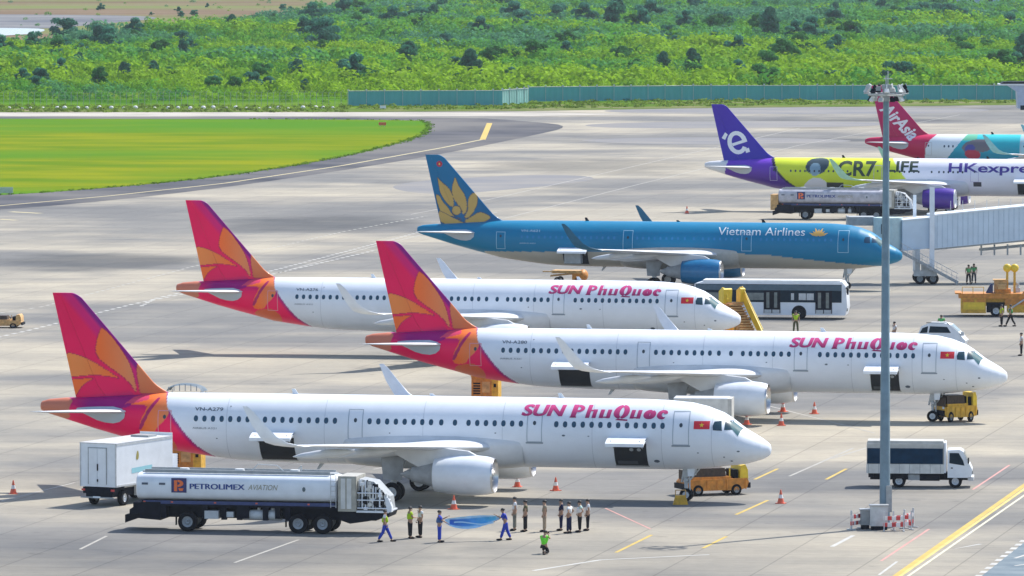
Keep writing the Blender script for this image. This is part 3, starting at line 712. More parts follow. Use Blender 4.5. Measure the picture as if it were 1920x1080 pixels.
def title_sun(T):
    c = lambda u, v: tuple(np.array((.34, .005, .10)) * (1 - t) + np.array((.70, .05, .24)) * t) if (t := min(1, max(0, (v - 4.92) / .7))) is not None else None
    # slope of the lettering follows the photograph: flat base line along the hull
    text('airline_title', 'SUN', -14.7, -12.12, 5.02, 5.66, side, c, T, bold=.02, shear=.22, step=(.5, .1)); text('airline_title', 'SUN', -14.62, -12.04, 5.02, 5.66, lambda u, v: side(u, v, .02), c, T, bold=.02, shear=.22, step=(.5, .1))
    polys = []
    def K(px): return -(11.78 - (px - 650) / 1075 * 5.74)
    base, xh, cap = 4.96, 5.44, 5.66
    sh = lambda P: [(x + (y - base) * .22, y) for x, y in P]
    def bar(p0, p1, y0, y1): polys.append(sh([(K(p0), y0), (K(p1), y0), (K(p1), y1), (K(p0), y1)]))
    bar(655, 712, base, cap + .02); polys.append(sh(sector(K(715), 5.47, .40, .2, (-.02, 0, .45, .45), -90, 90)))
    bar(648, 720, base, base + .07)
    bar(822, 868, base, cap + .02); bar(895, 940, base, xh); bar(868, 895, xh - .1, xh - .02)
    bar(975, 1020, base, xh); bar(1055, 1100, base, xh); bar(1020, 1055, base + .02, base + .09)
    cx = K(1212); polys.append(sh(sector(cx - .02, 5.32, .44, .38, (.10, 0, .42, .75), 95, 262))); polys.append(sh(sector(cx + .05, 5.32, .42, .38, (-.10, 0, .45, .75), -80, 88)))
    polys.append(sh([(cx - .25, 4.86), (cx + .48, 4.82), (cx + .5, 4.9), (cx - .1, 4.95)]))
    bar(1322, 1366, base, xh); bar(1396, 1440, base, xh); bar(1366, 1396, base + .02, base + .09)
    cx = K(1535); polys.append(sh(sector(cx - .02, 5.2, .35, .26, (.14, .02, .38, .6), 80, 275))); polys.append(sh(sector(cx + .06, 5.2, .31, .26, (-.14, -.02, .35, .6), -95, 65)))
    cx = K(1678); polys.append(sh(sector(cx, 5.2, .33, .26, (.12, .02, .5, .6), 60, 300))); polys.append(sh(sector(cx + .06, 5.3, .22, .15, (-.06, -.04, .3, .3), -20, 100)))
    decal('airline_title', polys, side, c, T, step=(.6, .1))

def star(cx, cy, r, k=.4):
    return [(cx + (r if i % 2 == 0 else r * k) * cos(pi / 2 + i * pi / 5), cy + (r if i % 2 == 0 else r * k) * sin(pi / 2 + i * pi / 5)) for i in range(10)]

def place(T, X, Y):
    T.location = (X, Y, 0); T.rotation_euler = (0, 0, -R(11.5))

def registration(T, s, small):
    text('registration', s, -34.6, -32.85, 5.02, 5.22, side, (.05, .08, .12), T, bold=.01, step=(.9, .1))
    if small: text('type_lettering', small, -34.7, -33.2, 3.95, 4.06, side, (.10, .13, .17), T, step=(.9, .2))

wins = [34.49 - .5338 * k for k in range(17)] + [23.84 - .533 * k for k in range(8)] + [19.49, 18.66] + [17.84 - .5267 * k for k in range(7)] + [12.55 - .5308 * k for k in range(13)]
GS = 'white airliners with sunburst crimson tails'
P1 = airliner('sun', 'white airliner with crimson and orange petal tail, beside the front tank truck', paint_sun, fin_sun,
              [(0, 1, .04), (1, 7, .12), (7, 32, .5), (32, 44.5, .05)], wins, GS)
title_sun(P1)
fl = decal('flag', [[(-4.34, 4.40), (-3.42, 4.40), (-3.42, 4.86), (-4.34, 4.86)]], side, (.66, .012, .03), P1, step=(.3, .12))
decal('flag_star', [star(-3.88, 4.63, .15)], lambda u, v: side(u, v, .024), (.85, .62, .03), fl, step=None)
cargo_door(P1, 9.1, 7.15, inside='lights'); cargo_door(P1, 30.6, 28.45)
base_kids = list(P1.children)
P3 = copy_tree(P1); P3['label'] = 'white petal-tailed airliner crossed by the tall floodlight mast'
P2 = copy_tree(P1); P2['label'] = 'white petal-tailed airliner with yellow boarding stairs at its nose'
for c in list(P2.children):                     # its hold doors are shut
    if c.name.split('.')[0] in ('cargo_bay_shade', 'cargo_door', 'door_strut'):
        for k in list(c.children): bpy.data.objects.remove(k)
        bpy.data.objects.remove(c)
registration(P1, 'VN-A279', 'AIRBUS A321'); registration(P3, 'VN-A280', 'AIRBUS A321'); registration(P2, 'VN-A276', 'AIRBUS A321')
place(P1, -6.243, 410.424); place(P3, 12.007, 470.996); place(P2, -4.008, 532.499)

VN = airliner('vn', 'blue airliner with a golden lotus on its tail and beige belly', paint_vn, fin_vn, [(0, 1, .04), (1, 44.5, .12)], wins, 'airliners with other liveries')
text('airline_title', 'Vietnam Airlines', -16.5, -8.6, 4.92, 5.60, side, (.72, .76, .80), VN, bold=.0, step=(.6, .1))
lp = []
for k in range(7):
    t = R(-66 + 22 * k); cx, cz = -7.36, 4.86; L = .95 if k % 2 == 0 else .78; L *= (1 if k != 3 else 1.0)
    d = (sin(t), cos(t)); p = (d[1], -d[0]); sc = (1.0, .86)
    lp.append([(cx + (d[0] * q * L + p[0] * w) * sc[0], cz + (d[1] * q * L + p[1] * w) * sc[1]) for q, w in ((.1, .02), (.55, .12), (1, 0), (.55, -.12), (.1, -.02))])
decal('lotus_emblem', lp, side, (.72, .42, .10), VN, step=(.4, .1))
registration(VN, 'VN-A621', 'AIRBUS A321')
for o in VN.children:
    if o.name.startswith(('registration', 'type_lettering')):
        n_ = len(o.data.vertices); o.data.color_attributes['col'].data.foreach_set('color', [.45, .62, .75, 1] * n_)
cargo_door(VN, 30.7, 28.4, 2.15, 3.3)
b = MB(); b.box(NOSE - 30.4, NOSE - 28.9, -2.6, -1.5, 2.25, 3.2); b.build('cargo_container', M['grey'], VN)
place(VN, 13.496, 623.518)

HK = airliner('hk', 'purple-tailed airliner with lime green rear half', paint_hk, fin_hk, [(0, 1, .04), (1, 19, .4), (19, 44.5, .10)], wins[:13] + wins[19:25] + wins[26:33], 'airliners with other liveries')
fs = lambda u, v: (NOSE + u, -(.26), v)
def finside(u, v):
    le = 42.2 - (11.85 - v) * .883; te = 43.78 - (11.85 - v) * .228; le -= max(0, 6.7 - v) ** 2 * .75
    t = min(1, max(0, (-u - le) / (te - le)))
    return (NOSE + u, -(finY(t) * .55 * (.25 + .75 * (te - le) / 6) + .02), v)
ca, sa = cos(R(18)), sin(R(18))
rot = lambda u, v: (-40.75 + (u + 40.75) * ca + (v - 7.6) * sa * -1, 7.6 + (u + 40.75) * sa + (v - 7.6) * ca)
def ering():
    P = [(-40.8 + 1.12 * cos(R(t)) , 7.62 + 1.32 * sin(R(t))) for t in range(0, 321, 16)]
    Q = [(-40.8 + .62 * cos(R(t)), 7.62 + .86 * sin(R(t))) for t in range(320, 11, -16)]
    return [rot(*p) for p in P + Q + [(-40.2, 7.72), (-41.45, 7.72), (-41.45, 7.40), (-39.68, 7.40)]]
decal('tail_emblem', [ering()], finside, (.78, .80, .86), HK, step=(.3, .2))
decal('tail_emblem_mark', [[(-42.6, 8.1), (-42.2, 8.75), (-41.9, 8.5), (-42.2, 7.9)], [(-39.95, 6.9), (-39.5, 7.05), (-39.35, 6.6), (-39.8, 6.45)]], finside, (.78, .80, .86), HK)
text('livery_lettering', 'CR7', -29.2, -24.9, 4.0, 5.72, side, (.02, .045, .02), HK, bold=.025)
text('livery_lettering', 'LIFE', -23.7, -20.2, 4.55, 5.72, side, (.02, .045, .02), HK, bold=.025)
text('airline_title', 'HKexpress', -16.8, -6.0, 4.25, 5.55, side, (.06, .03, .28), HK, bold=.02)
decal('hatch', [[(-14.0, 3.0), (-13.1, 3.0), (-13.1, 3.5), (-14.0, 3.5)]], side, (.04, .04, .06), HK)
cargo_door(HK, 9.1, 7.15)
place(HK, 43.666, 768.28)

AA = airliner('aa', 'red-tailed airliner with white script on its fin and turquoise body', paint_aa, fin_aa, [(0, 1, .04), (1, 20, .4), (20, 44.5, .10)], wins[:3], 'airliners with other liveries')
ca2, sa2 = cos(R(-44)), sin(R(-44))
rot2 = lambda u, v: (-40.3 + (u + 40.3) * ca2 - (v - 7.5) * sa2, 7.5 + (u + 40.3) * sa2 + (v - 7.5) * ca2)
text('tail_lettering', 'AirAsia', -43.1, -37.5, 6.75, 8.35, lambda u, v: finside(u, v) if v > 5.75 else side(u, v, .03), (.80, .76, .80), AA, bold=.03, shear=.35, tf=rot2, step=(.4, .2))
place(AA, 65.289, 840.736)

# ================================================================== VEHICLES
def wheel(parent, x, y, r=.5, w=.3, m=None):
    b = MB(); h = w / 2
    b.lathe([(-h, r * .55), (-h, r * .9), (-h * .7, r), (h * .7, r), (h, r * .9), (h, r * .55)], 'x', (0, 0, 0), 24)
    b.v = [(x + yy, y + xx, r + z) for xx, yy, z in b.v]; b.f = [f[::-1] for f in b.f]
    o = b.build('wheel', M['black'], parent)
    q = MB(); q.lathe([(-h * .5, .01), (-h * .9, r * .2), (-h * .4, r * .3), (-h * .8, r * .58)], 'x', (0, 0, 0), 18); q.lathe([(h * .8, r * .58), (h * .4, r * .3), (h * .9, r * .2), (h * .5, .01)], 'x', (0, 0, 0), 18)
    q.v = [(x + yy, y + xx, r + z) for xx, yy, z in q.v]; q.f = [f[::-1] for f in q.f]
    q.build('rim', m or M['rim'], o)
    return o

def part(parent, name, m, fn, **k):
    b = MB(); fn(b); return b.build(name, m, parent, **k)

def tanker(px, py, rz, label, far=False):
    X, Y, _ = G(px, py); T = thing('fuel_truck', label, 'fuel truck', (X, Y, 0), rz, 'aviation fuel trucks')
    # local x: -7.2 (cab end, left) .. 7.4; near side is -y
    wall = 1.22
    def tank(b):
        sec = [(wall * math.copysign(abs(cos(t)) ** .6, cos(t)), 2.50 + .80 * math.copysign(abs(sin(t)) ** .6, sin(t))) for t in [2 * pi * k / 36 for k in range(36)]]
        rows = []
        for x, s in ((-6.75, .0), (-6.75, .86), (-6.68, .96), (-6.5, 1), (4.6, 1), (4.78, .96), (4.85, .86), (4.85, 0)):
            rows.append([(x, y * s, 2.50 + (z - 2.50) * s) for y, z in sec + [sec[0]]])
        b.grid(rows)
    tk = part(T, 'tank', mat('dull white tank paint', (.50, .50, .56), .5, var=.25, scale=2) if far else M['white'], tank)
    part(tk, 'tank_walkway', M['grey'], lambda b: (b.box(-6.5, 4.6, -.55, .55, 3.29, 3.36), b.box(-6.3, 4.4, -.75, -.68, 3.28, 3.46), b.box(-6.3, 4.4, .68, .75, 3.28, 3.46)))
    for x in (-4.2, -1.0, 2.2): part(tk, 'hatch', M['lgrey'], lambda b: b.cyl((x, 0, 3.36), (x, 0, 3.5), .3, .27, 16))
    yy = -wall - .012
    ps = lambda u, v: (u, yy, v)
    decal('logo_panel', [[(-4.66, 2.20), (-3.78, 2.20), (-3.78, 3.02), (-4.66, 3.02)]], ps, (.03, .035, .14), T, step=None)
    lg = lambda u, v: (u, yy - .01, v)
    decal('logo', [[(-4.5, 2.28), (-4.32, 2.28), (-4.32, 2.9), (-4.5, 2.9)], sector(-4.3, 2.72, .34, .2, (0, 0, .4, .4), -90, 90), [(-4.2, 2.3), (-4.0, 2.3), (-3.95, 2.45), (-4.25, 2.45)]], lg, (.85, .17, .04), T, step=None)
    text('lettering', 'PETROLIMEX', -3.6, -.45, 2.42, 2.72, ps, (.015, .05, .25), T, step=None); text('lettering', 'PETROLIMEX', -3.56, -.41, 2.42, 2.72, lambda u, v: (u, yy - .008, v), (.015, .05, .25), T, step=None)
    text('lettering', 'AVIATION', -.22, 1.5, 2.42, 2.72, ps, (.30, .28, .20), T, shear=.3, step=None)
    for x in (-6.2, -5.2): decal('warning_label', [[(x - .18, 2.62), (x + .18, 2.62), (x + .18, 2.74), (x - .18, 2.74)]], ps, (.08, .10, .14), T, step=None)
    decal('warning_label', [[(3.0 + .1 * cos(t), 2.5 + .14 * sin(t)) for t in np.arange(0, 6.2, .9)]], ps, (.10, .14, .16), T, step=None)
    part(T, 'chassis', M['chassis'], lambda b: (b.box(-6.4, 4.9, -1.1, 1.1, 1.42, 1.74), b.box(-6.2, 7.0, -.5, .5, .75, 1.45), b.box(-6.9, -5.0, -1.15, 1.15, .75, 1.6), b.box(-.6, -.2, -1.15, 1.15, .8, 1.45), b.box(1.3, 1.6, -1.1, 1.1, .8, 1.45)))
    part(T, 'cab', M['chassis'], lambda b: (b.prism([(-7.1, .75), (-5.3, .62), (-5.3, 1.65), (-6.4, 1.65), (-7.1, 1.2)], -1.2, 1.2)))
    part(T, 'bumper', M['black'], lambda b: b.prism([(-7.35, .45), (-6.5, .75), (-6.5, 1.0), (-7.35, .9)], -1.25, 1.25))
    part(T, 'blue_stripe', M['blue'], lambda b: b.box(-6.3, 4.75, -1.18, -1.12, 1.55, 1.74))
    part(T, 'toolbox', M['lgrey'], lambda b: b.box(-2.75, -1.95, -1.2, -.7, .75, 1.2))
    part(T, 'filter_vessel', M['lgrey'], lambda b: (b.cyl((-.6, -.75, .98), (1.6, -.75, .98), .30, n=16), b.cyl((-.9, -.75, .98), (-.6, -.75, .98), .2), b.cyl((.3, -.75, 1.2), (.3, -.75, 1.5), .1), b.cyl((1.1, -.75, 1.2), (1.1, -.75, 1.45), .12), b.box(-1.6, -1.1, -1.1, -.8, .85, 1.15)))
    part(T, 'stair_hoops', M['lgrey'], lambda b: [b.cyl(p, q, .03, n=6) for p, q in (((-.4, .3, 3.35), (0, .3, 3.75)), ((0, .3, 3.75), (1.1, .3, 3.7)), ((1.1, .3, 3.7), (1.5, .3, 3.35)), ((2.2, .3, 3.35), (2.5, .3, 3.7)), ((2.5, .3, 3.7), (2.5, .3, 3.35)))])
    rnd = random.Random(5)
    # pump module: cabinets, hose reels and pipes between tank and right end
    part(T, 'pump_cabinet', mat('khaki grey paint', (.44, .42, .36), .5, var=.2), lambda b: (b.box(4.95, 6.0, -1.18, 1.18, 1.3, 3.28), b.box(5.0, 5.95, -1.2, -1.18, 1.4, 3.2)))
    for x in (5.25, 5.6): part(T, 'roller_shutter', M['offwhite'], lambda b: b.box(x - .13, x + .13, -1.24, -1.2, 1.45, 3.15))
    def pipes(b, q):
        for k in range(13):
            x = 6.06 + .145 * k + rnd.uniform(-.03, .03); z0 = 1.35 + rnd.random() * .3; z1 = min(2.5 + rnd.random() * .7, 3.1 - max(0, x - 6.6) * .75); y = -1.12 + rnd.random() * .35
            b.cyl((x, y, z0), (x, y, z1), .03 + rnd.random() * .03, n=6)
            if rnd.random() < .6: zz = rnd.uniform(z0, z1); b.box(x - .1, x + .12, y - .06, y + .06, zz, zz + .16)
        for z in (1.5, 1.95, 2.35): b.cyl((6.05, -1.05 - q, z), (7.75 - (z - 1.5) * .35, -1.05 - q, z), .035, n=6)
    part(T, 'pipework', M['white'], lambda b: (pipes(b, .08), b.box(6.0, 7.85, -1.15, 1.15, 1.25, 1.36)))
    part(T, 'hoses', M['chassis'], lambda b: pipes(b, .03)); part(T, 'valve_gear', M['offwhite'], lambda b: pipes(b, .0))
    part(T, 'backing_panel', M['grey'], lambda b: b.prism([(6.05, 1.3), (7.8, 1.3), (7.7, 2.1), (6.9, 2.95), (6.05, 3.1)], -.65, .9))
    for x, z in ((6.55, 1.95), (7.2, 1.8)): part(T, 'hose_reel', M['black'], lambda b: b.cyl((x, -1.14, z), (x, -1.0, z), .24, n=16))
    part(T, 'rear_shield', M['white'], lambda b: b.prism([(7.75, 1.3), (8.0, 1.3), (8.02, 1.6), (7.8, 2.1), (7.6, 2.15), (7.7, 1.6)], -1.1, -.7))
    part(T, 'ladder', M['lgrey'], lambda b: ([b.cyl((x, -1.25, 1.5), (x, -1.25, 3.35), .02, n=5) for x in (4.55, 4.85)], [b.cyl((4.55, -1.25, 1.6 + .28 * k), (4.85, -1.25, 1.6 + .28 * k), .015, n=5) for k in range(6)]))
    for x in (-6.3, -4.7, -2.2, .2, 3.2): part(T, 'marker_lamp', M['coneo'], lambda b: b.box(x, x + .12, -1.2, -1.16, 1.62, 1.7))
    for x in (-4.45, 1.9): part(T, 'mudflap', M['black'], lambda b: b.box(x, x + .03, -1.15, -.85, .35, .95))
    for x in (-5.6, -2.9, -1.8, -.9, .6, 1.9): part(T, 'bracket', M['chassis'], lambda b: b.box(x, x + .3, -1.12, -.9, .7, 1.45))
    part(T, 'underbody', M['chassis'], lambda b: (b.prism([(5.0, .8), (5.6, .6), (6.6, .75), (7.8, 1.0), (7.9, 1.28), (5.0, 1.4)], -1.0, 1.0)))
    for x in (-3.75, 2.65, 4.05):
        for y in (-1.02, 1.02): wheel(T, x, y, .56, .34, M['under'])
    return T

YW = -R(11.5)
tanker(482, 995.5, YW, 'white tank truck with large lettering parked in front of the nearest airliner wing')
t2 = tanker(1577, 411.5, YW, 'white tank truck with dark blue chassis beside the lime green airliner', True)
part(t2, 'rear_locker', M['tan'], lambda b: b.box(-7.6, -6.75, -1.1, 1.1, 1.0, 2.7))

def boxtruck_catering():
    X, Y, _ = G(218, 951); T = thing('catering_truck', 'white high box truck with pale blue logo behind the front tank truck', 'truck', (X, Y, 0), R(63), 'service trucks')
    # local x runs along the box away from the camera; the near left corner is the origin, y>0 is left
    part(T, 'box_body', M['white'], lambda b: b.box(0, 6.6, 0, 2.45, 1.15, 3.68))
    part(T, 'roof', M['lgrey'], lambda b: b.box(-.02, 6.62, -.02, 2.47, 3.68, 3.73))
    rd = part(T, 'rear_door', M['white'], lambda b: (b.box(-.04, -.003, .68, 1.24, 1.3, 3.4), b.box(-.04, -.003, 1.28, 1.84, 1.3, 3.4)))
    part(rd, 'door_handle', M['black'], lambda b: (b.box(-.09, -.04, 1.2, 1.26, 1.45, 1.6), b.box(-.09, -.04, 1.2, 1.26, 2.1, 2.5)))
    part(T, 'door_frame', M['grey'], lambda b: [b.box(-.03, -.002, y, y + .04, 1.3, 3.45) for y in (.62, 1.86)] + [b.box(-.03, -.002, .62, 1.9, 3.42, 3.46)])
    ps = lambda u, v: (u, -.012, v)
    decal('logo', [smoothpoly([(2.3, 2.6), (2.6, 2.62), (2.65, 2.95), (2.5, 3.2), (2.35, 2.95)])], ps, (.35, .30, .08), T, step=None)
    decal('name_strip', [[(1.8, 1.85), (4.2, 1.9), (4.2, 2.2), (1.8, 2.15)]], ps, (.30, .60, .68), T, step=None)
    part(T, 'front_platform', M['white'], lambda b: (b.box(6.7, 7.4, .1, 2.3, 1.6, 1.7), b.box(6.75, 6.8, .1, 2.3, 1.7, 3.9), b.box(7.35, 7.4, .1, 2.3, 1.7, 2.6)))
    part(T, 'platform_fitting', M['red'], lambda b: b.box(6.7, 6.74, .5, .8, 2.9, 3.5))
    part(T, 'chassis', M['chassis'], lambda b: (b.box(.1, 6.9, .35, 2.1, .55, 1.1), b.box(.0, .5, .2, 2.25, .75, 1.12)))
    part(T, 'scissor_lift', M['lgrey'], lambda b: (b.box(1.5, 5.5, .3, .4, 1.02, 1.12), b.box(2.6, 2.9, .1, .3, .5, 1.1), b.box(4.2, 4.5, .1, .3, .5, 1.1)))
    part(T, 'step', M['grey'], lambda b: b.box(-.12, 0, .1, 2.35, .48, .56))
    for y in (.12, 2.1): part(T, 'tail_lamp', M['red'], lambda b: b.box(-.05, 0, y, y + .22, .9, 1.02))
    part(T, 'number_plate', M['white'], lambda b: b.box(-.14, -.121, 1.0, 1.5, .5, .6))
    for y in (.0, 2.38): part(T, 'corner_trim', M['lgrey'], lambda b: b.box(-.02, .05, y, y + .07, 1.15, 3.68))
    for z in (1.2, 3.58): part(T, 'side_trim', M['lgrey'], lambda b: b.box(.05, 6.6, -.02, 0, z, z + .07))
    part(T, 'roof_vent', M['grey'], lambda b: b.box(4.8, 5.8, .6, 1.8, 3.73, 3.85))
    for x in (1.2, 5.9):
        for y in (.25, 2.2): wheel(T, x, y, .46, .3)
    part(T, 'cab', M['white'], lambda b: b.prism([(5.0, .6), (6.9, .6), (6.9, 1.1), (5.0, 1.1)], .05, 2.4))
boxtruck_catering()

def canopy_truck():
    X, Y, _ = G(1722, 912); T = thing('canopy_truck', 'small white cab truck with grey and navy tarpaulin canopy beside the mast', 'truck', (X, Y, 0), R(-5), 'service trucks')
    part(T, 'canopy', M['tarp'], lambda b: (b.prism([(-3.1, .98), (1.55, .98), (1.55, 2.66), (-3.1, 2.66)], -.95, .95), b.prism([(-3.1, 2.66), (1.55, 2.66), (1.5, 2.82), (-3.05, 2.82)], -.8, .8)))
    part(T, 'side_curtain', M['navytarp'], lambda b: b.box(-3.06, 1.5, -.985, -.955, 1.45, 2.38))
    dp = part(T, 'dropside', M['offwhite'], lambda b: b.box(-3.12, 1.57, -1.0, -.955, .86, 1.42))
    for k in range(8): part(dp, 'rib', M['grey'], lambda b: b.box(-3.0 + .62 * k, -2.97 + .62 * k, -1.015, -.99, .88, 1.42))
    part(T, 'bulkhead', M['white'], lambda b: b.box(1.57, 1.68, -.95, .95, .9, 2.72))
    cab = part(T, 'cab', M['white'], lambda b: b.prism([(1.78, .62), (3.2, .62), (3.27, 1.1), (3.05, 1.55), (2.72, 2.2), (2.5, 2.32), (1.78, 2.28)], -.95, .95))
    part(cab, 'side_window', M['glass'], lambda b: b.prism([(1.88, 1.5), (2.8, 1.36), (2.72, 1.65), (2.45, 2.12), (1.9, 2.12)], -.962, -.952))
    part(cab, 'windscreen', M['glassl'], lambda b: b._add([(3.09, -.85, 1.52), (3.09, .85, 1.52), (2.76, .8, 2.18), (2.76, -.8, 2.18)], [(0, 1, 2, 3)]))
    part(cab, 'door_handle', M['black'], lambda b: b.box(1.98, 2.1, -.98, -.95, 1.18, 1.24))
    part(cab, 'mirror', M['black'], lambda b: b.box(3.0, 3.08, -1.12, -1.0, 1.5, 1.85))
    part(cab, 'headlight', M['glassl'], lambda b: b.box(3.2, 3.3, -.9, -.6, .85, 1.05))
    part(T, 'bumper', M['lgrey'], lambda b: b.box(3.0, 3.35, -.95, .95, .45, .66))
    part(T, 'chassis', M['chassis'], lambda b: (b.box(-2.9, 3.0, -.5, .5, .45, .88), b.box(.1, 1.3, -.9, -.5, .42, .8), b.box(-3.0, -2.7, -.8, .8, .6, .86)))
    part(T, 'fuel_tank', M['grey'], lambda b: b.box(-.6, .15, -.88, -.5, .45, .8))
    for x in (-1.15, 2.25):
        for y in (-.8, .8): wheel(T, x, y, .40, .28)
    part(T, 'mudguard', M['black'], lambda b: b.box(-1.7, -.6, -.96, -.7, .55, .85))
canopy_truck()

def bus():
    X, Y, _ = G(1465, 596.5); T = thing('apron_bus', 'white low floor bus with dark windows parked behind the nose of the blue airliner', 'bus', (X, Y, 0), R(-8))
    L0, L1 = -7.2, 5.55
    body = part(T, 'body', M['white'], lambda b: b.prism([(L0, .35), (L1 - .05, .35), (L1 + .12, 1.0), (L1, 2.75), (L1 - .3, 3.15), (L0 + .9, 3.15), (L0, 2.9)], -1.35, 1.35))
    part(T, 'roof', M['offwhite'], lambda b: b.box(L0 + .7, L1 - .5, -1.15, 1.15, 3.15, 3.24))
    part(T, 'window_band', M['glass'], lambda b: (b.box(L0 + .1, L1 - .35, -1.372, -1.352, 1.42, 2.92)))
    part(T, 'header_band', mat('slate blue glass', (.06, .12, .17), .2, var=.15), lambda b: b.box(L0 + .1, L1 - .36, -1.385, -1.374, 2.42, 2.88))
    for x0, x1 in ((-6.3, -4.4), (-2.9, -.9), (-1.15 + .3, -.75 + .3)):
        part(T, 'window', M['glassl'], lambda b: b.box(x0, x1, -1.385, -1.374, 1.6, 2.2))
    for x0, x1 in ((1.6, 2.2), (2.26, 2.86), (-.05 + 1.0, .2 + 1.0)):
        part(T, 'window', M['lgrey'], lambda b: b.box(x0, x1, -1.385, -1.374, 1.62, 2.18))
    for x0 in (-1.0 - .35, 3.0):
        d = part(T, 'door', M['chassis'], lambda b: b.box(x0, x0 + 1.4, -1.395, -1.373, .5, 2.4))
        for q in (.12, .78): part(d, 'pane', M['glassl'], lambda b: b.box(x0 + q + .1, x0 + q + .36, -1.41, -1.396, .95, 2.25))
        for q in (.05, .73): part(d, 'door_panel', M['lgrey'], lambda b: b.box(x0 + q, x0 + q + .6, -1.41, -1.396, .5, .8))
    part(T, 'front_window', M['glass'], lambda b: b._add([(L1 + .075, -1.2, 1.3), (L1 + .075, 1.2, 1.3), (L1 + .015, 1.2, 2.75), (L1 + .015, -1.2, 2.75)], [(0, 1, 2, 3)]))
    part(T, 'headlight', M['glassl'], lambda b: b.box(L1 + .05, L1 + .14, -1.2, -.8, .7, .95))
    part(T, 'mirror', M['black'], lambda b: (b.box(L1 + .1, L1 + .25, -1.5, -1.4, 2.1, 2.6), b.box(L1, L1 + .2, -1.45, -1.3, 2.6, 2.66)))
    part(T, 'wheel_arch', M['black'], lambda b: b.cyl((1.62, -1.36, .55), (1.62, -1.2, .55), .62, n=24))
    for x in (1.62, -4.9):
        for y in (-1.24, 1.24): wheel(T, x, y, .48, .3)
bus()

def stairs():
    X, Y, _ = G(1386, 644); T = thing('passenger_stairs', 'yellow boarding stairs standing at the nose of the rear white airliner', 'boarding stairs', (X, Y, 0), R(-66)); T.scale = (.86, .86, .9)
    # local +x comes down towards the camera; platform at -x
    Hh = 3.5
    for s in (-1, 1):
        y_ = s * .9
        part(T, 'side_panel', M['amber'], lambda b: b.prism([(-2.4, Hh), (-.9, Hh), (3.0, .35), (3.0, 1.25), (-.6, 4.35), (-1.0, 4.85), (-1.7, 4.9), (-2.4, 4.5)] if s > 0 else [(-2.4, Hh), (-.9, Hh), (-.5, 3.9), (-1.0, 4.8), (-1.7, 4.9), (-2.4, 4.5)], y_ - .05, y_ + .05))
        if s > 0: part(T, 'handrail', M['amber'], lambda b: (b.cyl((-2.4, y_, 4.55), (-1.2, y_, 4.95), .05), b.cyl((-1.2, y_, 4.95), (3.1, y_, 1.4), .05)))
        part(T, 'end_shield', M['amber'], lambda b: b.prism([(-.95, Hh), (-.9, Hh), (-.75, 4.75), (-.95, 4.85)], y_ - (.38 if s > 0 else .3), y_ + (.1 if s > 0 else .55)))
    part(T, 'steps', M['tan'], lambda b: [b.box(-.9 + .26 * k, -.6 + .26 * k, -.72, .72, 3.3 - .22 * k, 3.42 - .22 * k) for k in range(14)])
    part(T, 'platform', M['orange'], lambda b: (b.box(-2.5, -.8, -.8, .8, 3.3, 3.48)))
    part(T, 'stringer', M['orange'], lambda b: b.prism([(-1.0, 3.3), (3.1, .25), (3.1, .05), (2.6, .05), (-1.6, 3.1)], -.7, .7))
    part(T, 'chassis', M['yellow'], lambda b: (b.box(-2.6, 2.8, -1.0, 1.0, .45, .85), b.box(-2.2, -1.9, -.8, .8, .8, 3.3), b.box(.1, .3, -.6, .6, .8, 2.2)))
    part(T, 'cross_rail', M['tan'], lambda b: b.box(-.95, -.85, -.9, .9, 3.5, 3.62))
    for x in (-1.9, 2.0):
        for y in (-.85, .85): wheel(T, x, y, .36, .25)
stairs()

def tractor(px, py, rz, label, s=1.0, m='orange'):
    X, Y, _ = G(px, py); T = thing('tow_tractor', label, 'tow tractor', (X, Y, 0), rz, 'tow tractors')
    part(T, 'body', M[m], lambda b: (b.prism([(-2.0, .45), (-1.6, .3), (1.5, .3), (1.9, .45), (2.0, .8), (1.9, 1.0), (-1.85, .95), (-2.0, .8)], -.85, .85), b.box(-1.6, .9, -.75, .75, .95, 1.12)))
    part(T, 'skirt_rib', M[m], lambda b: [b.box(x, x + .08, -.9, -.85, .35, .95) for x in (-1.85, -.7, -.05, .55, 1.75)])
    part(T, 'cab', M['amber'] if m != 'tan' else M['tan'], lambda b: (b.box(.78, .84, -.75, -.68, 1.0, 1.6), b.box(.78, .84, .68, .75, 1.0, 1.6), b.prism([(1.45, .95), (1.98, .95), (1.95, 1.5), (1.8, 1.8), (1.5, 1.75)], -.8, .8)))
    part(T, 'steering_wheel', M['black'], lambda b: b.cyl((.8, -.3, 1.35), (.86, -.3, 1.38), .2, n=14))
    part(T, 'engine_hood', mat('oily brown steel', (.06, .035, .02), .6, var=.5, scale=5), lambda b: (b.box(-1.6, .6, -.65, .65, 1.12, 1.62, taper=.05), b.box(-1.9, -1.82, -.7, .7, .95, 1.5)))
    for x in (-2.15, 1.98): part(T, 'bumper', M['chassis'], lambda b: b.box(x, x + .15, -.8, .8, .4, .72))
    part(T, 'seat', M['black'], lambda b: b.box(1.1, 1.4, -.6, .6, .95, 1.5))
    part(T, 'lamp', M['white'], lambda b: b.box(-2.05, -1.98, -.7, -.5, .82, .95))
    for x in (-1.25, 1.2):
        for y in (-.75, .75): wheel(T, x, y, .33, .28, M['grey'])
    return T
tractor(1336, 927, R(20), 'orange and yellow tow tractor under the nose of the nearest airliner')
t = tractor(1792, 790, R(24), 'yellow tow tractor under the nose of the airliner crossed by the mast', m='yellow'); t.scale = (.62, .95, 1.12)
t = tractor(4, 614, R(-4), 'tan tow tractor at the left edge of the apron', m='tan'); t.scale = (.85, 1, .62)
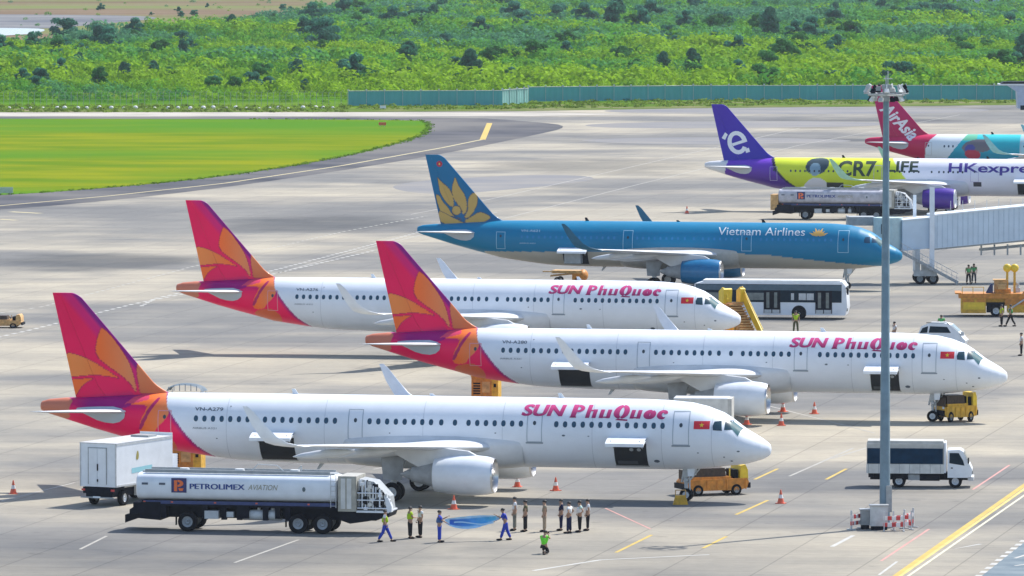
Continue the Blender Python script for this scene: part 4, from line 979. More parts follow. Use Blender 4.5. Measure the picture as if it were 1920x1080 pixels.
def towbar(px, py, rz, label):
    X, Y, _ = G(px, py); T = thing('wheel_chock_stand', label, 'wheel chocks', (X, Y, 0), rz)
    part(T, 'chock', M['yellow'], lambda b: b.prism([(-.45, 0), (.45, 0), (.3, .55), (-.3, .55)], -.2, .2)); part(T, 'handle', M['tan'], lambda b: (b.cyl((-.3, 0, .5), (-.3, 0, .85), .03), b.cyl((.3, 0, .5), (.3, 0, .85), .03), b.cyl((-.3, 0, .85), (.3, 0, .85), .03)))
towbar(1276, 946, 0, 'small yellow chock stand in front of the nose wheel')

def gpu(px, py, rz, label):
    X, Y, _ = G(px, py); T = thing('ground_power_unit', label, 'power unit', (X, Y, 0), rz, 'orange ground power units')
    part(T, 'housing', M['orange'], lambda b: (b.box(-1.05, .55, -.6, .6, .5, 1.75), b.box(-1.1, .6, -.62, .62, 1.75, 1.82)))
    part(T, 'end_cabinet', M['yellow'], lambda b: b.box(.56, 1.05, -.6, .6, .45, 1.8))
    part(T, 'vent', M['chassis'], lambda b: [b.box(-.9, -.35, -.62, -.6, .8 + .14 * k, .88 + .14 * k) for k in range(5)])
    part(T, 'control_panel', M['tan'], lambda b: b.box(-.2, .4, -.63, -.6, .9, 1.5))
    part(T, 'gauge', M['black'], lambda b: b.box(.7, .9, -.62, -.6, 1.2, 1.4))
    part(T, 'tow_bar', M['yellow'], lambda b: b.cyl((1.0, 0, .45), (1.9, 0, .3), .04))
    for x in (-.7, .7):
        for y in (-.5, .5): wheel(T, x, y, .25, .18)
    return T
gpu(350, 892, R(-11), 'orange power unit under the tail of the nearest airliner')
gpu(912, 765, R(-11), 'orange power unit under the tail of the airliner crossed by the mast').scale = (.9, 1, 1.25)

def loader(px, py, rz, label, big):
    X, Y, _ = G(px, py)
    T = thing('cargo_loader', label, 'cargo loader', (X, Y, 0), rz, 'cargo loaders')
    if big:
        part(T, 'main_deck', M['orange'], lambda b: (b.box(-3.6, 2.6, -1.5, 1.5, 1.55, 1.95), b.box(-3.9, -3.4, -1.6, 1.6, 1.9, 2.02)))
        part(T, 'body', M['yellow'], lambda b: (b.box(-3.4, -1.3, -1.45, 1.45, .3, 1.55), b.box(.5, 4.2, -1.45, 1.45, .35, 1.0), b.box(-1.3, .5, -1.0, 1.45, .9, 1.55)))
        part(T, 'side_panel', M['amber'], lambda b: b.box(-3.2, -1.4, -1.47, -1.452, .6, 1.2))
        part(T, 'drive_unit', M['orange'], lambda b: (b.box(.3, 2.8, -1.4, -.2, 1.0, 1.75), b.box(-.5, .8, -1.0, .6, 1.95, 2.3)))
        part(T, 'operator_cab', M['tan'], lambda b: (b.box(-.6, .5, -.4, .8, 1.95, 3.0), b.box(-.7, .6, -.5, .9, 3.0, 3.08)))
        part(T, 'seat', M['blue'], lambda b: b.prism([(-1.3, 1.95), (-.7, 1.95), (-.7, 2.7), (-.9, 2.7)], -.3, .3))
        part(T, 'beacon', M['lgrey'], lambda b: (b.box(1.2, 1.6, -.3, .1, 2.0, 2.4), b.cyl((1.4, -.1, 2.4), (1.4, -.1, 2.8), .12)))
        for x in (.5, 1.12):
            mm = part(T, 'lift_mast', M['yellow'], lambda b: b.box(x - .1, x + .1, -.3, -.1, .9, 3.9))
            part(mm, 'mast_head', M['amber'], lambda b: b.ell((x, -.2, 4.05), (.36, .25, .36), 12, 8))
        part(T, 'side_hatch', M['orange'], lambda b: b.box(-3.3, -2.3, -1.48, -1.452, 1.25, 1.5)); part(T, 'side_hatch', M['orange'], lambda b: b.box(-2.1, -1.35, -1.48, -1.452, 1.25, 1.5))
        part(T, 'guard_rail', M['yellow'], lambda b: ([b.cyl((x, -1.45, 1.95), (x, -1.45, 2.5), .03, n=6) for x in (-3.3, -2.4, -1.5)], b.cyl((-3.3, -1.45, 2.5), (-1.5, -1.45, 2.5), .03, n=6)))
        part(T, 'hydraulic_ram', M['lgrey'], lambda b: b.cyl((.6, -1.5, .6), (2.6, -1.5, 1.9), .07, n=8)); part(T, 'hydraulic_ram', M['lgrey'], lambda b: b.cyl((2.6, -1.5, .6), (4.2, -1.5, 2.6), .07, n=8))
        part(T, 'engine_bay', M['chassis'], lambda b: b.box(-1.25, .25, -1.3, -.9, .35, 1.2))
        part(T, 'toolbox', M['tan'], lambda b: b.box(-.3, .4, -1.2, -.5, 2.3, 2.7)); part(T, 'toolbox', M['tan'], lambda b: b.box(1.8, 2.5, -1.3, -.6, 1.75, 2.15))
        part(T, 'front_platform', M['grey'], lambda b: (b.box(2.7, 8.5, -1.5, 1.5, 2.75, 2.9), b.box(4.3, 8.5, -1.4, 1.4, 1.3, 1.9)))
        part(T, 'scissor', M['orange'], lambda b: (b.box(4.2, 8.5, -1.3, 1.3, .4, 1.3)))
        for x in (-.45, 6.2):
            for y in (-1.25, 1.25): wheel(T, x, y, .5, .35)
    else:
        part(T, 'deck', M['tan'], lambda b: (b.box(-1.6, 1.2, -.9, .9, .95, 1.2), b.box(-2.6, -1.6, -.1, .1, 1.0, 1.1)))
        part(T, 'body', M['orange'], lambda b: (b.box(.3, 1.3, -.9, .9, .3, .95), b.ell((1.2, -.2, .75), (.45, .8, .55))))
        part(T, 'conveyor', M['tan'], lambda b: b.prism([(-1.8, .6), (1.0, .9), (1.0, 1.0), (-1.8, .75)], -.5, .5))
        for x in (-1.1, .8):
            for y in (-.8, .8): wheel(T, x, y, .3, .2)
loader(1877, 592, R(-3), 'large orange cargo loader with two yellow masts on the right', True)
loader(1070, 531, R(-11), 'small tan belt loader under the rear hold of the blue airliner', False)

def simple_van():
    X, Y, _ = G(1768, 655); T = thing('minivan', 'white minivan with dark windows behind the second airliner nose', 'van', (X, Y, 0), R(-12))
    part(T, 'body', M['white'], lambda b: b.prism([(-1.9, .3), (1.75, .3), (1.9, .75), (1.62, 1.05), (1.2, 1.55), (.7, 1.98), (.1, 2.12), (-1.0, 2.1), (-1.6, 1.85), (-1.9, 1.1)], -.85, .85))
    part(T, 'window', M['glass'], lambda b: b.prism([(-1.0, 1.35), (.75, 1.35), (.45, 1.82), (-.9, 1.86)], -.862, -.852))
    part(T, 'rear_window', M['glass'], lambda b: b.prism([(-1.72, 1.3), (-1.12, 1.35), (-1.05, 1.86), (-1.5, 1.7)], -.862, -.852))
    part(T, 'windscreen', M['glassl'], lambda b: b._add([(1.3, -.75, 1.48), (1.3, .75, 1.48), (.75, .7, 1.98), (.75, -.7, 1.98)], [(0, 1, 2, 3)]))
    part(T, 'roof_rail', M['chassis'], lambda b: (b.cyl((-1.2, -.8, 2.12), (.4, -.8, 2.14), .03), b.cyl((.4, -.8, 2.14), (1.6, -.8, 1.15), .035)))
    part(T, 'mirror', M['lgrey'], lambda b: b.box(1.55, 1.8, -1.0, -.85, 1.15, 1.45))
    for x in (-1.2, 1.15):
        for y in (-.75, .75): wheel(T, x, y, .33, .2)
simple_van()

def low_truck(px, py, rz, label, L, h, edge):
    X, Y, _ = G(px, py); T = thing('service_truck', label, 'truck', (X, Y, 0), rz, 'service trucks')
    part(T, 'box_body', M['offwhite'], lambda b: b.box(-L / 2, L / 2, -1.1, 1.1, .8, h))
    part(T, 'roof', M['white'], lambda b: b.box(-L / 2, L / 2, -1.1, 1.1, h, h + .05))
    part(T, 'corner_post', M[edge], lambda b: b.box(L / 2 + .002, L / 2 + .26, -1.12, 1.12, .8, h + .02))
    part(T, 'chassis', M['chassis'], lambda b: b.box(-L / 2, L / 2, -.8, .8, .4, .79))
    part(T, 'cab', M['white'], lambda b: b.prism([(-L / 2 - 1.5, .5), (-L / 2 - .05, .5), (-L / 2 - .05, h - .3), (-L / 2 - 1.1, h - .3), (-L / 2 - 1.5, 1.2)], -1.0, 1.0))
    part(T, 'cab_window', M['glass'], lambda b: b.prism([(-L / 2 - 1.3, 1.25), (-L / 2 - .3, 1.25), (-L / 2 - .3, h - .45), (-L / 2 - 1.0, h - .45)], -1.015, -1.003))
    part(T, 'side_latch', M['chassis'], lambda b: b.box(.9, 1.2, -1.13, -1.1, 1.4, 1.55))
    for x in (-L / 2 - .8, L / 2 - .8):
        for y in (-.95, .95): wheel(T, x, y, .4, .25)
low_truck(1316, 812, R(-6), 'pale box truck with a cream corner behind the nearest airliner nose', 3.6, 2.35, 'tarp')
low_truck(958, 662, R(-11), 'white truck roof seen behind the crossed airliner tail, beneath the rear white airliner', 1.6, 2.15, 'offwhite')
low_truck(1778, 398, R(-11), 'white service truck beyond the bridge, beneath the purple engine', 1.9, 1.95, 'white')

def canopy_cart():
    X, Y, _ = G(350, 770); T = thing('baggage_tractor', 'grey canopied baggage tractor just behind the nearest airliner hull', 'baggage tractor', (X, Y, 0), R(-11))
    for x in (-1.1, -.7, -.3, .1, .5, .9): part(T, 'canopy_bar', M['under'], lambda b: b.cyl((x, -.8, 1.42), (x, -.8, 1.42 + .5 * math.sqrt(max(0, 1 - (x / 1.35) ** 2))), .03, n=5))
    part(T, 'canopy', mat('smoked canopy', (.10, .13, .15), .4, var=.3), lambda b: b.grid([[(x, y, 1.42 + .5 * math.sqrt(max(0, 1 - (x / 1.35) ** 2)) - .1 * (y / .8) ** 2) for y in (-.8, -.3, .3, .8)] for x in np.linspace(-1.35, 1.35, 13)]))
    part(T, 'canopy_post', M['lgrey'], lambda b: [b.cyl((x, y, .6), (x, y, 1.45), .03) for x in (-1.2, 1.2) for y in (-.7, .7)])
    part(T, 'body', M['lgrey'], lambda b: (b.box(-1.4, 1.4, -.7, .7, .3, .75), b.box(.4, 1.4, -.65, .65, .75, 1.0)))
    part(T, 'seat', M['black'], lambda b: b.box(-.6, -.1, -.5, .5, .75, 1.05))
    for x in (-.9, .9):
        for y in (-.65, .65): wheel(T, x, y, .28, .18)
canopy_cart()

# ------------------------------------------------------------------ passenger bridges
def jet_bridge():
    X, Y, _ = G(1738, 531); T = thing('passenger_bridge', 'white ribbed passenger bridge with shade-blue walls reaching the blue airliner from the right', 'passenger bridge', (X, Y, 0), 0, 'passenger bridges')
    # local x right, y away from the camera
    z0, z1 = 3.25, 6.2; dx, dy = cos(R(10)), sin(R(10)); W = 1.35
    def tun(b, s0, s1, za, zb, w, rise=.085):
        V = []
        for s in (s0, s1):
            for yy, z in ((-w, za), (w, za), (w, zb), (-w, zb)):
                V.append((s * dx - yy * dy, s * dy + yy * dx, z + s * rise))
        b._add(V, [(3, 2, 1, 0), (4, 5, 6, 7), (0, 1, 5, 4), (1, 2, 6, 5), (2, 3, 7, 6), (3, 0, 4, 7)])
    part(T, 'front_tunnel', M['bridge'], lambda b: tun(b, -2.6, .4, z0, z1 - .2, W - .12))
    tn = part(T, 'rear_tunnel', M['bridge'], lambda b: tun(b, .3, 40, z0 - .05, z1, W))
    part(T, 'roof', M['white'], lambda b: (tun(b, .3, 40, z1, z1 + .12, W + .1), tun(b, -2.6, .3, z1 - .2, z1 - .1, W)))
    rb = mat('bridge rib shade', (.50, .60, .70), .5)
    part(tn, 'cladding_rib', rb, lambda b: [tun(b, .6 + .48 * k, .66 + .48 * k, z0, z1 - .02, W + .03) for k in range(30)])
    part(tn, 'floor_beam', M['grey'], lambda b: tun(b, .3, 40, z0 - .2, z0 - .05, W - .1))
    part(T, 'cab', mat('greenish cab cladding', (.46, .60, .62), .5), lambda b: (b.cyl((-3.6, -.6, z0 - .1), (-3.6, -.6, z1 - .15), 1.35, n=20), b.box(-4.9, -3.4, -1.2, 1.6, z0 - .1, z1 - .3)))
    part(T, 'cab_canopy', M['grey'], lambda b: (b.box(-7.2, -4.8, .2, 2.6, z1 - .95, z1 - .15), b.box(-7.3, -7.15, .1, 2.7, z0 + .3, z1 - .1)))
    part(T, 'cab_window', M['glass'], lambda b: b.box(-4.3, -3.9, -1.97, -1.93, 4.6, 5.5))
    for x in (.35, -.95):
        c = part(T, 'lift_column', M['white'] if x > 0 else M['lgrey'], lambda b: (b.box(x - .22, x + .22, -1.75, -1.4, 1.0, 8.8 if x > 0 else 3.2)))
    part(T, 'lift_column', M['white'], lambda b: b.box(-1.2, -.9, 1.5, 1.8, 1.0, 8.0))
    part(T, 'drive_bogie', M['lgrey'], lambda b: (b.box(-1.3, .8, -1.9, -1.2, .75, 1.25), b.box(-.6, .1, -1.8, -.9, 1.2, 1.8), b.box(-1.1, .6, -1.2, 1.2, .8, 1.0)))
    for x in (-.75, .45): wheel(T, x, -1.6, .52, .4, M['grey'])
    for x in (-.75, .45): wheel(T, x, 1.2, .52, .4, M['grey'])
    # service stairs
    def st(b):
        b.prism([(-2.9, z0 - .2), (-2.6, z0 - .05), (2.75, .30), (2.6, .08)], -2.6, -1.9)
    part(T, 'service_stairs', M['grey'], st)
    part(T, 'stair_railing', M['lgrey'], lambda b: ([b.cyl((-2.4 + .45 * k, -2.6, 2.85 - .255 * k), (-2.4 + .45 * k, -2.6, 3.75 - .255 * k), .02, n=5) for k in range(12)], b.cyl((-2.6, -2.6, 3.85), (2.7, -2.6, 1.0), .03, n=6), b.cyl((-2.6, -2.6, 3.4), (2.7, -2.6, .6), .02, n=6)))
    part(T, 'cable_tray', M['grey'], lambda b: (tun(b, 5.0, 12, z0 - .75, z0 - .55, .5), [b.box(4.9 + 1.2 * k, 5.05 + 1.2 * k, .2, .4, z0 - .7, z0 + .3) for k in range(6)]))
    part(T, 'roof_railing', M['lgrey'], lambda b: [b.cyl((2.2 + 1.1 * k, .8, z1), (2.2 + 1.1 * k, .8, z1 + 1.3 + .04 * k), .025, n=5) for k in range(8)])
    part(T, 'rotunda', M['bridge'], lambda b: (b.cyl((39, 7, 0), (39, 7, 8.5), 2.2, n=24)))
jet_bridge()
def far_bridge():
    X, Y, _ = G(1922, 262); T = thing('passenger_bridge', 'dark roofed end of another passenger bridge at the upper right edge', 'passenger bridge', (X, Y, 0), 0, 'passenger bridges')
    part(T, 'cab', mat('slate bridge cladding', (.40, .48, .62), .5), lambda b: b.prism([(-1.3, 6.9), (-1.15, 4.5), (6, 4.5), (6, 8.0), (-2.6, 7.8)], -1.5, 1.5))
    part(T, 'roof', M['chassis'], lambda b: b.prism([(-3.6, 8.05), (6.2, 8.1), (6.2, 8.45), (-3.2, 8.3)], -1.8, 1.8))
    part(T, 'eaves', M['white'], lambda b: b.box(-3.9, 6, -1.75, 1.75, 7.82, 8.03))
    part(T, 'window', M['glass'], lambda b: b.box(-.8, 5, -1.53, -1.51, 4.3, 4.95))
    part(T, 'lift_column', M['lgrey'], lambda b: b.box(2.0, 2.5, -.3, .3, 0.4, 4.5)); 
    for y in (-.7, .7): wheel(T, 2.25, y, .5, .35)
far_bridge()

# ------------------------------------------------------------------ floodlight mast
def mast():
    X, Y, _ = G(1659, 989); T = thing('floodlight_mast', 'tall grey floodlight mast with a ring of lamps on the right', 'floodlight mast', (X, Y, 0))
    H = 25.05
    part(T, 'pole', M['steel'], lambda b: b.lathe([(0, .31), (1.5, .30), (H * .35, .265), (H * .353, .25), (H * .7, .215), (H * .703, .20), (H - .6, .165), (H, .16)], 'z', (0, 0, 0), 12), ang=50)
    part(T, 'maintenance_door', M['grey'], lambda b: b.box(.05, .38, -.37, -.25, .9, 2.4))
    part(T, 'base_flange', M['grey'], lambda b: b.cyl((0, 0, .0), (0, 0, .2), .6, n=20))
    hd = part(T, 'lamp_ring', M['grey'], lambda b: ([b.cyl((1.0 * cos(a), 1.0 * sin(a), H - .55), (1.0 * cos(a + pi / 6), 1.0 * sin(a + pi / 6), H - .55), .05, n=6) for a in np.arange(0, 2 * pi, pi / 6)],
         [b.cyl((.15 * cos(a), .15 * sin(a), H - .5), (1.0 * cos(a), 1.0 * sin(a), H - .55), .04, n=6) for a in np.arange(0, 2 * pi, pi / 3)], b.cyl((0, 0, H - .9), (0, 0, H - .1), .21, n=12), b.box(-.25, .25, -.15, .15, H - .2, H + .05),
         b.cyl((0, 0, H), (0, 0, H + .55), .05, n=6), b.box(-.6, -.3, -.1, .1, H - .3, H - .05), [b.cyl((1.25 * cos(a), 1.25 * sin(a), H - .45), (1.25 * cos(a + pi / 6), 1.25 * sin(a + pi / 6), H - .45), .035, n=5) for a in np.arange(0, 2 * pi, pi / 6)]))
    for k in range(18):
        a = 2 * pi * k / 18 + .15; r = 1.12
        b = MB(); b.box(-.145, .145, -.07, .07, -.12, .12, taper=.02); b.box(-.03, .03, -.1, .1, .12, .36)
        t_ = -.5; V = []
        for x, y, z in b.v:
            y2 = y * cos(t_) - z * sin(t_); z2 = y * sin(t_) + z * cos(t_)
            aa = a + pi / 2; V.append((x * cos(aa) - y2 * sin(aa) + r * cos(a) * (1.05 if k % 2 else .85), x * sin(aa) + y2 * cos(aa) + r * sin(a) * (1.05 if k % 2 else .85), z2 + H - (.28 if k % 2 else .78)))
        b.v = V
        f = b.build('floodlight', (M['lgrey'], M['conew'], M['chassis'])[k % 3], T)
    part(T, 'lightning_rod', M['lgrey'], lambda b: (b.cyl((.1, 0, H + .1), (.1, 0, H + .8), .025, n=6), b.box(-.15, .35, -.04, .04, H + .35, H + .41)))
mast()
def cabinet(px, py, w, h, m, label):
    X, Y, _ = G(px, py); T = thing('control_cabinet', label, 'cabinet', (X, Y, 0), 0, 'cabinets at the mast foot')
    part(T, 'case', m, lambda b: (b.box(-w / 2, w / 2, -.3, .3, .22, h), ))
    part(T, 'plinth', M['chassis'], lambda b: b.box(-w / 2 + .04, w / 2 - .04, -.26, .26, 0, .22))
    part(T, 'lid', M['grey'], lambda b: b.box(-w / 2 - .05, w / 2 + .05, -.36, .36, h, h + .07))
    part(T, 'door', M['lgrey'] if m is M['lgrey'] else M['grey'], lambda b: b.box(-w / 2 + .08, w / 2 - .08, -.32, -.302, .3, h - .1))
cabinet(1648, 993, 1.0, 1.35, M['lgrey'], 'light grey metal cabinet directly in front of the floodlight mast')
cabinet(1622, 991, .55, 1.05, M['under'], 'dark grey cabinet left of the floodlight mast')
def barrier(px, py, rz, label):
    X, Y, _ = G(px, py); T = thing('safety_barrier', label, 'barrier', (X, Y, 0), rz, 'red and white barriers at the mast foot')
    rp, wp = M['red'], mat('barrier white', (.75, .72, .72), .5)
    b = MB()
    for j, z in enumerate((.25, .62)):
        b = MB()
        for k in range(5):
            b.mi = (k + j) % 2; b.box(-.6 + .24 * k, -.36 + .24 * k, -.04, .04, z, z + .22)
        b.build('board', [rp, wp], T)
    for x in (-.55, .55): part(T, 'foot', M['lgrey'], lambda b: (b.box(x - .03, x + .03, -.05, .05, 0, 1.1), b.box(x - .04, x + .04, -.3, .3, 0, .06)))
    return T
for px, py, rz, lb in ((1606, 992, R(55), 'red and white barrier left of the dark grey cabinet'), (1692, 994, R(20), 'red and white barrier just right of the floodlight mast, first of two'),
                       (1704, 990, R(60), 'rightmost red and white barrier at the foot of the floodlight mast'), (1676, 996, R(0), 'red and white barrier against the right side of the light grey cabinet')):
    barrier(px, py, rz, lb)

# ------------------------------------------------------------------ cones
def cone():
    T = thing('traffic_cone', None, 'traffic cone', (0, 0, 0), 0, 'traffic cones on the apron')
    part(T, 'body', M['coneo'], lambda b: b.lathe([(.04, .20), (.3, .135), (.55, .08), (.78, .03), (.79, .0)], 'z', (0, 0, 0), 16))
    part(T, 'reflective_band', M['conew'], lambda b: b.lathe([(.30, .137), (.50, .094)], 'z', (0, 0, 0), 16))
    part(T, 'base', M['coneo'], lambda b: b.box(-.25, .25, -.25, .25, 0, .04))
    return T
c0 = cone()
for i, (x, y, lb) in enumerate(((25, 926, 'orange cone alone at the left edge of the apron'), (851, 955, 'orange cone beside the near engine of the nearest airliner'), (970, 913, 'orange cone beyond the near engine, left of another'),
    (1042, 920, 'orange cone under the front hull of the nearest airliner'), (1464, 944, 'orange cone between the nearest airliner nose and the mast'), (1527, 776, 'orange cone under the hull of the crossed airliner'),
    (1468, 772, 'orange cone beside the far engine of the crossed airliner'), (1465, 798, 'cone standing in the shadow of the crossed airliner'), (1400, 796, 'cone below the near engine of the crossed airliner'),
    (1288, 400, 'cone standing beyond the blue airliner fuselage'))):
    c = c0 if i == 0 else copy_tree(c0)
    c.location = G(x, y); c['label'] = lb; c.scale = (1.05,) * 3; c.rotation_euler = (0, 0, i * .7)

# ================================================================== PEOPLE
def skin(name, verts, edges, radii, m, parent, extra=None, sub=1):
    me = bpy.data.meshes.new(name); me.from_pydata(verts, edges, [])
    o = bpy.data.objects.new(name, me); col.objects.link(o)
    sk = o.modifiers.new('skin', 'SKIN'); sk.use_smooth_shade = True
    lay = me.skin_vertices[0].data if me.skin_vertices else None
    if lay is None:
        bm = bmesh.new(); bm.from_mesh(me); bm.verts.layers.skin.verify(); bm.to_mesh(me); bm.free(); lay = me.skin_vertices[0].data
    for i, r in enumerate(radii):
        lay[i].radius = r if isinstance(r, tuple) else (r, r); lay[i].use_root = (i == 0)
    if sub: sb = o.modifiers.new('sub', 'SUBSURF'); sb.levels = sub; sb.render_levels = sub
    C.view_layer.update()
    res = bpy.data.meshes.new_from_object(o.evaluated_get(C.evaluated_depsgraph_get()))
    bpy.data.objects.remove(o); bpy.data.meshes.remove(me)
    res.name = name; res.materials.clear(); res.materials.append(m)
    if extra:
        bm = bmesh.new(); bm.from_mesh(res)
        for (c, r) in extra:
            bmesh.ops.create_uvsphere(bm, u_segments=6, v_segments=5, radius=1, matrix=Matrix.Translation(c) @ Matrix.Diagonal((*r, 1)))
        bm.to_mesh(res); bm.free()
    return link(name, res, parent)

CLOTH = {}
def cloth(c):
    k = tuple(c)
    if k not in CLOTH: CLOTH[k] = mat('cloth', c, .8, var=.2, scale=8, spec=.2)
    return CLOTH[k]

def person(px, py, face, label, top, legs, pose='stand', vest=None, arms='down', hat=None, group='people standing on the apron', h=1.72):
    """face: heading in degrees (0 = towards the right of the picture, -90 = towards the camera)"""
    X, Y, _ = G(px, py); T = thing('person', label, 'person', (X, Y, 0), R(face), group); T.scale = (1.22, 1.22, 1.03)
    k = h / 1.72
    def S(p): return (p[0] * k, p[1] * k, p[2] * k)
    if pose == 'kneel':
        pel = (0, 0, .42); sp = (.03, 0, .62); ch = (.08, 0, .84); nk = (.13, 0, 1.0); hd = (.17, 0, 1.11); tp = (.18, 0, 1.2)
        hipL, kL, aL, tL = (0, .1, .40), (.38, .14, .50), (.30, .14, .09), (.44, .14, .04)
        hipR, kR, aR, tR = (0, -.1, .40), (.16, -.13, .07), (-.25, -.12, .08), (-.36, -.12, .04)
    else:
        ln = .10 if pose == 'lean' else .0
        pel = (0, 0, .95); sp = (ln * .3, 0, 1.15); ch = (ln * .8, 0, 1.34); nk = (ln * 1.2, 0, 1.49); hd = (ln * 1.3 + .015, 0, 1.60); tp = (ln * 1.3 + .01, 0, 1.68)
        st = {'walk': .30, 'lean': .22}.get(pose, .02); sd = .12 if pose == 'stand' else .08
        hipL, kL, aL, tL = (0, .09, .90), (st * .55, sd, .50), (st, sd + .02, .08), (st + .14, sd + .03, .04)
        hipR, kR, aR, tR = (0, -.09, .90), (-st * .35, -sd, .50), (-st, -sd - .02, .09), (-st + .14, -sd - .03, .04)
    cx, cz = ch[0], ch[2]
    sh = lambda s: (cx - .01, s * .175, cz + .09)
    if arms == 'down': el = lambda s: (cx - .03, s * .225, cz - .18); wr = lambda s: (cx + .06, s * .235, cz - .42)
    elif arms == 'hips': el = lambda s: (cx - .1, s * .33, cz - .15); wr = lambda s: (cx + .05, s * .20, cz - .32)
    elif arms == 'front': el = lambda s: (cx + .04, s * .23, cz - .17); wr = lambda s: (cx + .26, s * .08, cz - .20)
    elif arms == 'hold': el = lambda s: (cx + .12, s * .21, cz - .12); wr = lambda s: (cx + .34, s * .13, cz - .10 + (.12 if s > 0 else -.18))
    elif arms == 'camera': el = lambda s: (cx + .16, s * .2, cz - .04); wr = lambda s: (cx + .28, s * .07, cz + .2)
    V = [pel, sp, ch, nk, hd, tp]; E_ = [(0, 1), (1, 2), (2, 3), (3, 4), (4, 5)]; Rd = [(.12, .10), (.115, .09), (.14, .10), .055, (.075, .09), (.065, .075)]
    def add(p, r, par):
        V.append(p); Rd.append(r); E_.append((par, len(V) - 1)); return len(V) - 1
    for hp, kn, an, to in ((hipL, kL, aL, tL), (hipR, kR, aR, tR)):
        a = add(hp, .085, 0); b_ = add(kn, .058, a); c = add(an, .04, b_); add(to, .038, c)
    hands = []
    for s in (1, -1):
        a = add(sh(s), .055, 2); b_ = add(el(s), .042, a); c = add(wr(s), .028, b_)
        e_, w_ = Vector(el(s)), Vector(wr(s)); d = (w_ - e_).normalized()
        pm = add(tuple(w_ + d * .05), (.035, .02), c); side_ = d.cross(Vector((0, 0, 1)) if abs(d.z) < .8 else Vector((0, 1, 0))).normalized(); dn = Vector((0, 0, -.02))
        hands.append((w_ + d * .05, d, side_))
    fx, fz = hd[0], hd[2]
    ex = [((fx + .088, 0, fz - .01), (.018, .014, .022)), ((fx, .078, fz), (.02, .012, .03)), ((fx, -.078, fz), (.02, .012, .03))]
    for p, d, sd_ in hands:      # five fingers of unequal length closed inwards
        for q, L in ((-.030, .058), (-.010, .072), (.010, .068), (.030, .052)):
            c = p + d * (.035 + L * .5) + sd_ * q; ex.append((tuple(c), (.010 + abs(d.x) * L * .4, .010 + abs(d.y) * L * .4, .010 + abs(d.z) * L * .4)))
        c = p + sd_ * .045; ex.append((tuple(c), (.013, .013, .024)))
    V = [S(v) for v in V]; ex = [(S(c), r) for c, r in ex]
    bd = skin('body', V, E_, Rd, M['skin'], T, ex)
    eb = MB(); [eb.ell(S((fx + .078, s * .032, fz + .02)), (.008, .012, .008), 6, 4) for s in (-1, 1)]; eb.box((fx + .07) * k, (fx + .082) * k, -.025, .025, (fz - .052) * k, (fz - .045) * k); eb.build('face_features', M['hair'], bd)
    def gar(name, pts, eds, rad, m): return skin(name, [S(p) for p in pts], eds, rad, m, T)
    gar('trousers', [(pel[0], 0, pel[2] + .06), pel, hipL, kL, (aL[0], aL[1], aL[2] + .05), hipR, kR, (aR[0], aR[1], aR[2] + .05)], [(0, 1), (1, 2), (2, 3), (3, 4), (1, 5), (5, 6), (6, 7)],
        [(.135, .115), (.14, .12), .105, .078, .068, .105, .078, .068], cloth(legs))
    tm = cloth(top)
    mid = lambda a, b, t: tuple(a[i] + (b[i] - a[i]) * t for i in range(3))
    lt = 1.0 if legs == top or arms == 'hold' else .55
    gar('shirt', [(sp[0], 0, sp[2] - .1), sp, ch, (nk[0], 0, nk[2] - .06), sh(1), mid(sh(1), el(1), lt), sh(-1), mid(sh(-1), el(-1), lt)], [(0, 1), (1, 2), (2, 3), (2, 4), (4, 5), (2, 6), (6, 7)],
        [(.14, .12), (.135, .11), (.16, .12), .07, .075, .062, .075, .062], tm)
    if vest: gar('vest', [(sp[0], 0, sp[2] - .14), sp, ch, (nk[0], 0, nk[2] - .05), (cx, .15, cz + .06), (cx, -.15, cz + .06)], [(0, 1), (1, 2), (2, 3), (2, 4), (2, 5)], [(.175, .15), (.17, .14), (.19, .145), .09, .09, .09], cloth(vest))
    for an, to in ((aL, tL), (aR, tR)):
        b = MB(); b.ell(S(((an[0] + to[0]) / 2, an[1], .05)), (.15, .055, .055), 10, 6); b.build('shoe', M['black'], T)
    b = MB(); b.ell(S((tp[0] - .012, 0, tp[2] - .015)), (.098, .092, .085), 12, 8)
    if hat: b.cyl(S((tp[0] + .05, 0, tp[2] - .01)), S((tp[0] + .05, 0, tp[2])), .11, n=12)
    b.build('cap' if hat else 'hair', cloth(hat) if hat else M['hair'], T)
    if arms == 'camera': part(T, 'camera', M['black'], lambda b: (b.box(cx + .30, cx + .40, -.08, .08, cz + .2, cz + .32), b.cyl((cx + .40, 0, cz + .26), (cx + .5, 0, cz + .26), .04)))
    return T

LIME = (.42, .62, .02); NEON = (.18, .75, .05); NAVY = (.012, .018, .06); BLU = (.03, .06, .42); BLK = (.015, .015, .018); WHT = (.70, .72, .74); BGE = (.30, .25, .18); OLV = (.10, .10, .05); GRN = (.12, .42, .14)
person(722, 1016, 0, 'person in a yellow vest and blue trousers walking beside the front tank truck', WHT, BLU, 'walk', LIME)
person(769, 1010, 20, 'person in a lime shirt and black trousers, between the truck worker and a white shirt', LIME, BLK, arms='front', vest=LIME)
person(788, 1008, 200, 'person in a white shirt and black trousers just left of the blue banner', WHT, BLK)
person(824, 1017, 0, 'person in blue overalls holding the left end of the banner', BLU, BLU, arms='hold', vest=(.05, .12, .3))
person(948, 1013, 180, 'person in blue overalls leaning back to hold the right end of the banner', BLU, BLU, 'lean', arms='hold')
person(965, 995, 180, 'person in a pale shirt and grey trousers directly behind the right banner holder', WHT, (.20, .20, .17), h=1.85)
person(985, 997, 175, 'person in olive and black standing right of the banner', OLV, BLK)
person(1021, 997, 180, 'person in a khaki shirt and beige trousers standing alone above the photographer', BGE, (.36, .28, .20))
person(1052, 995, 185, 'person in a dark navy suit, leftmost of the right hand group', NAVY, NAVY)
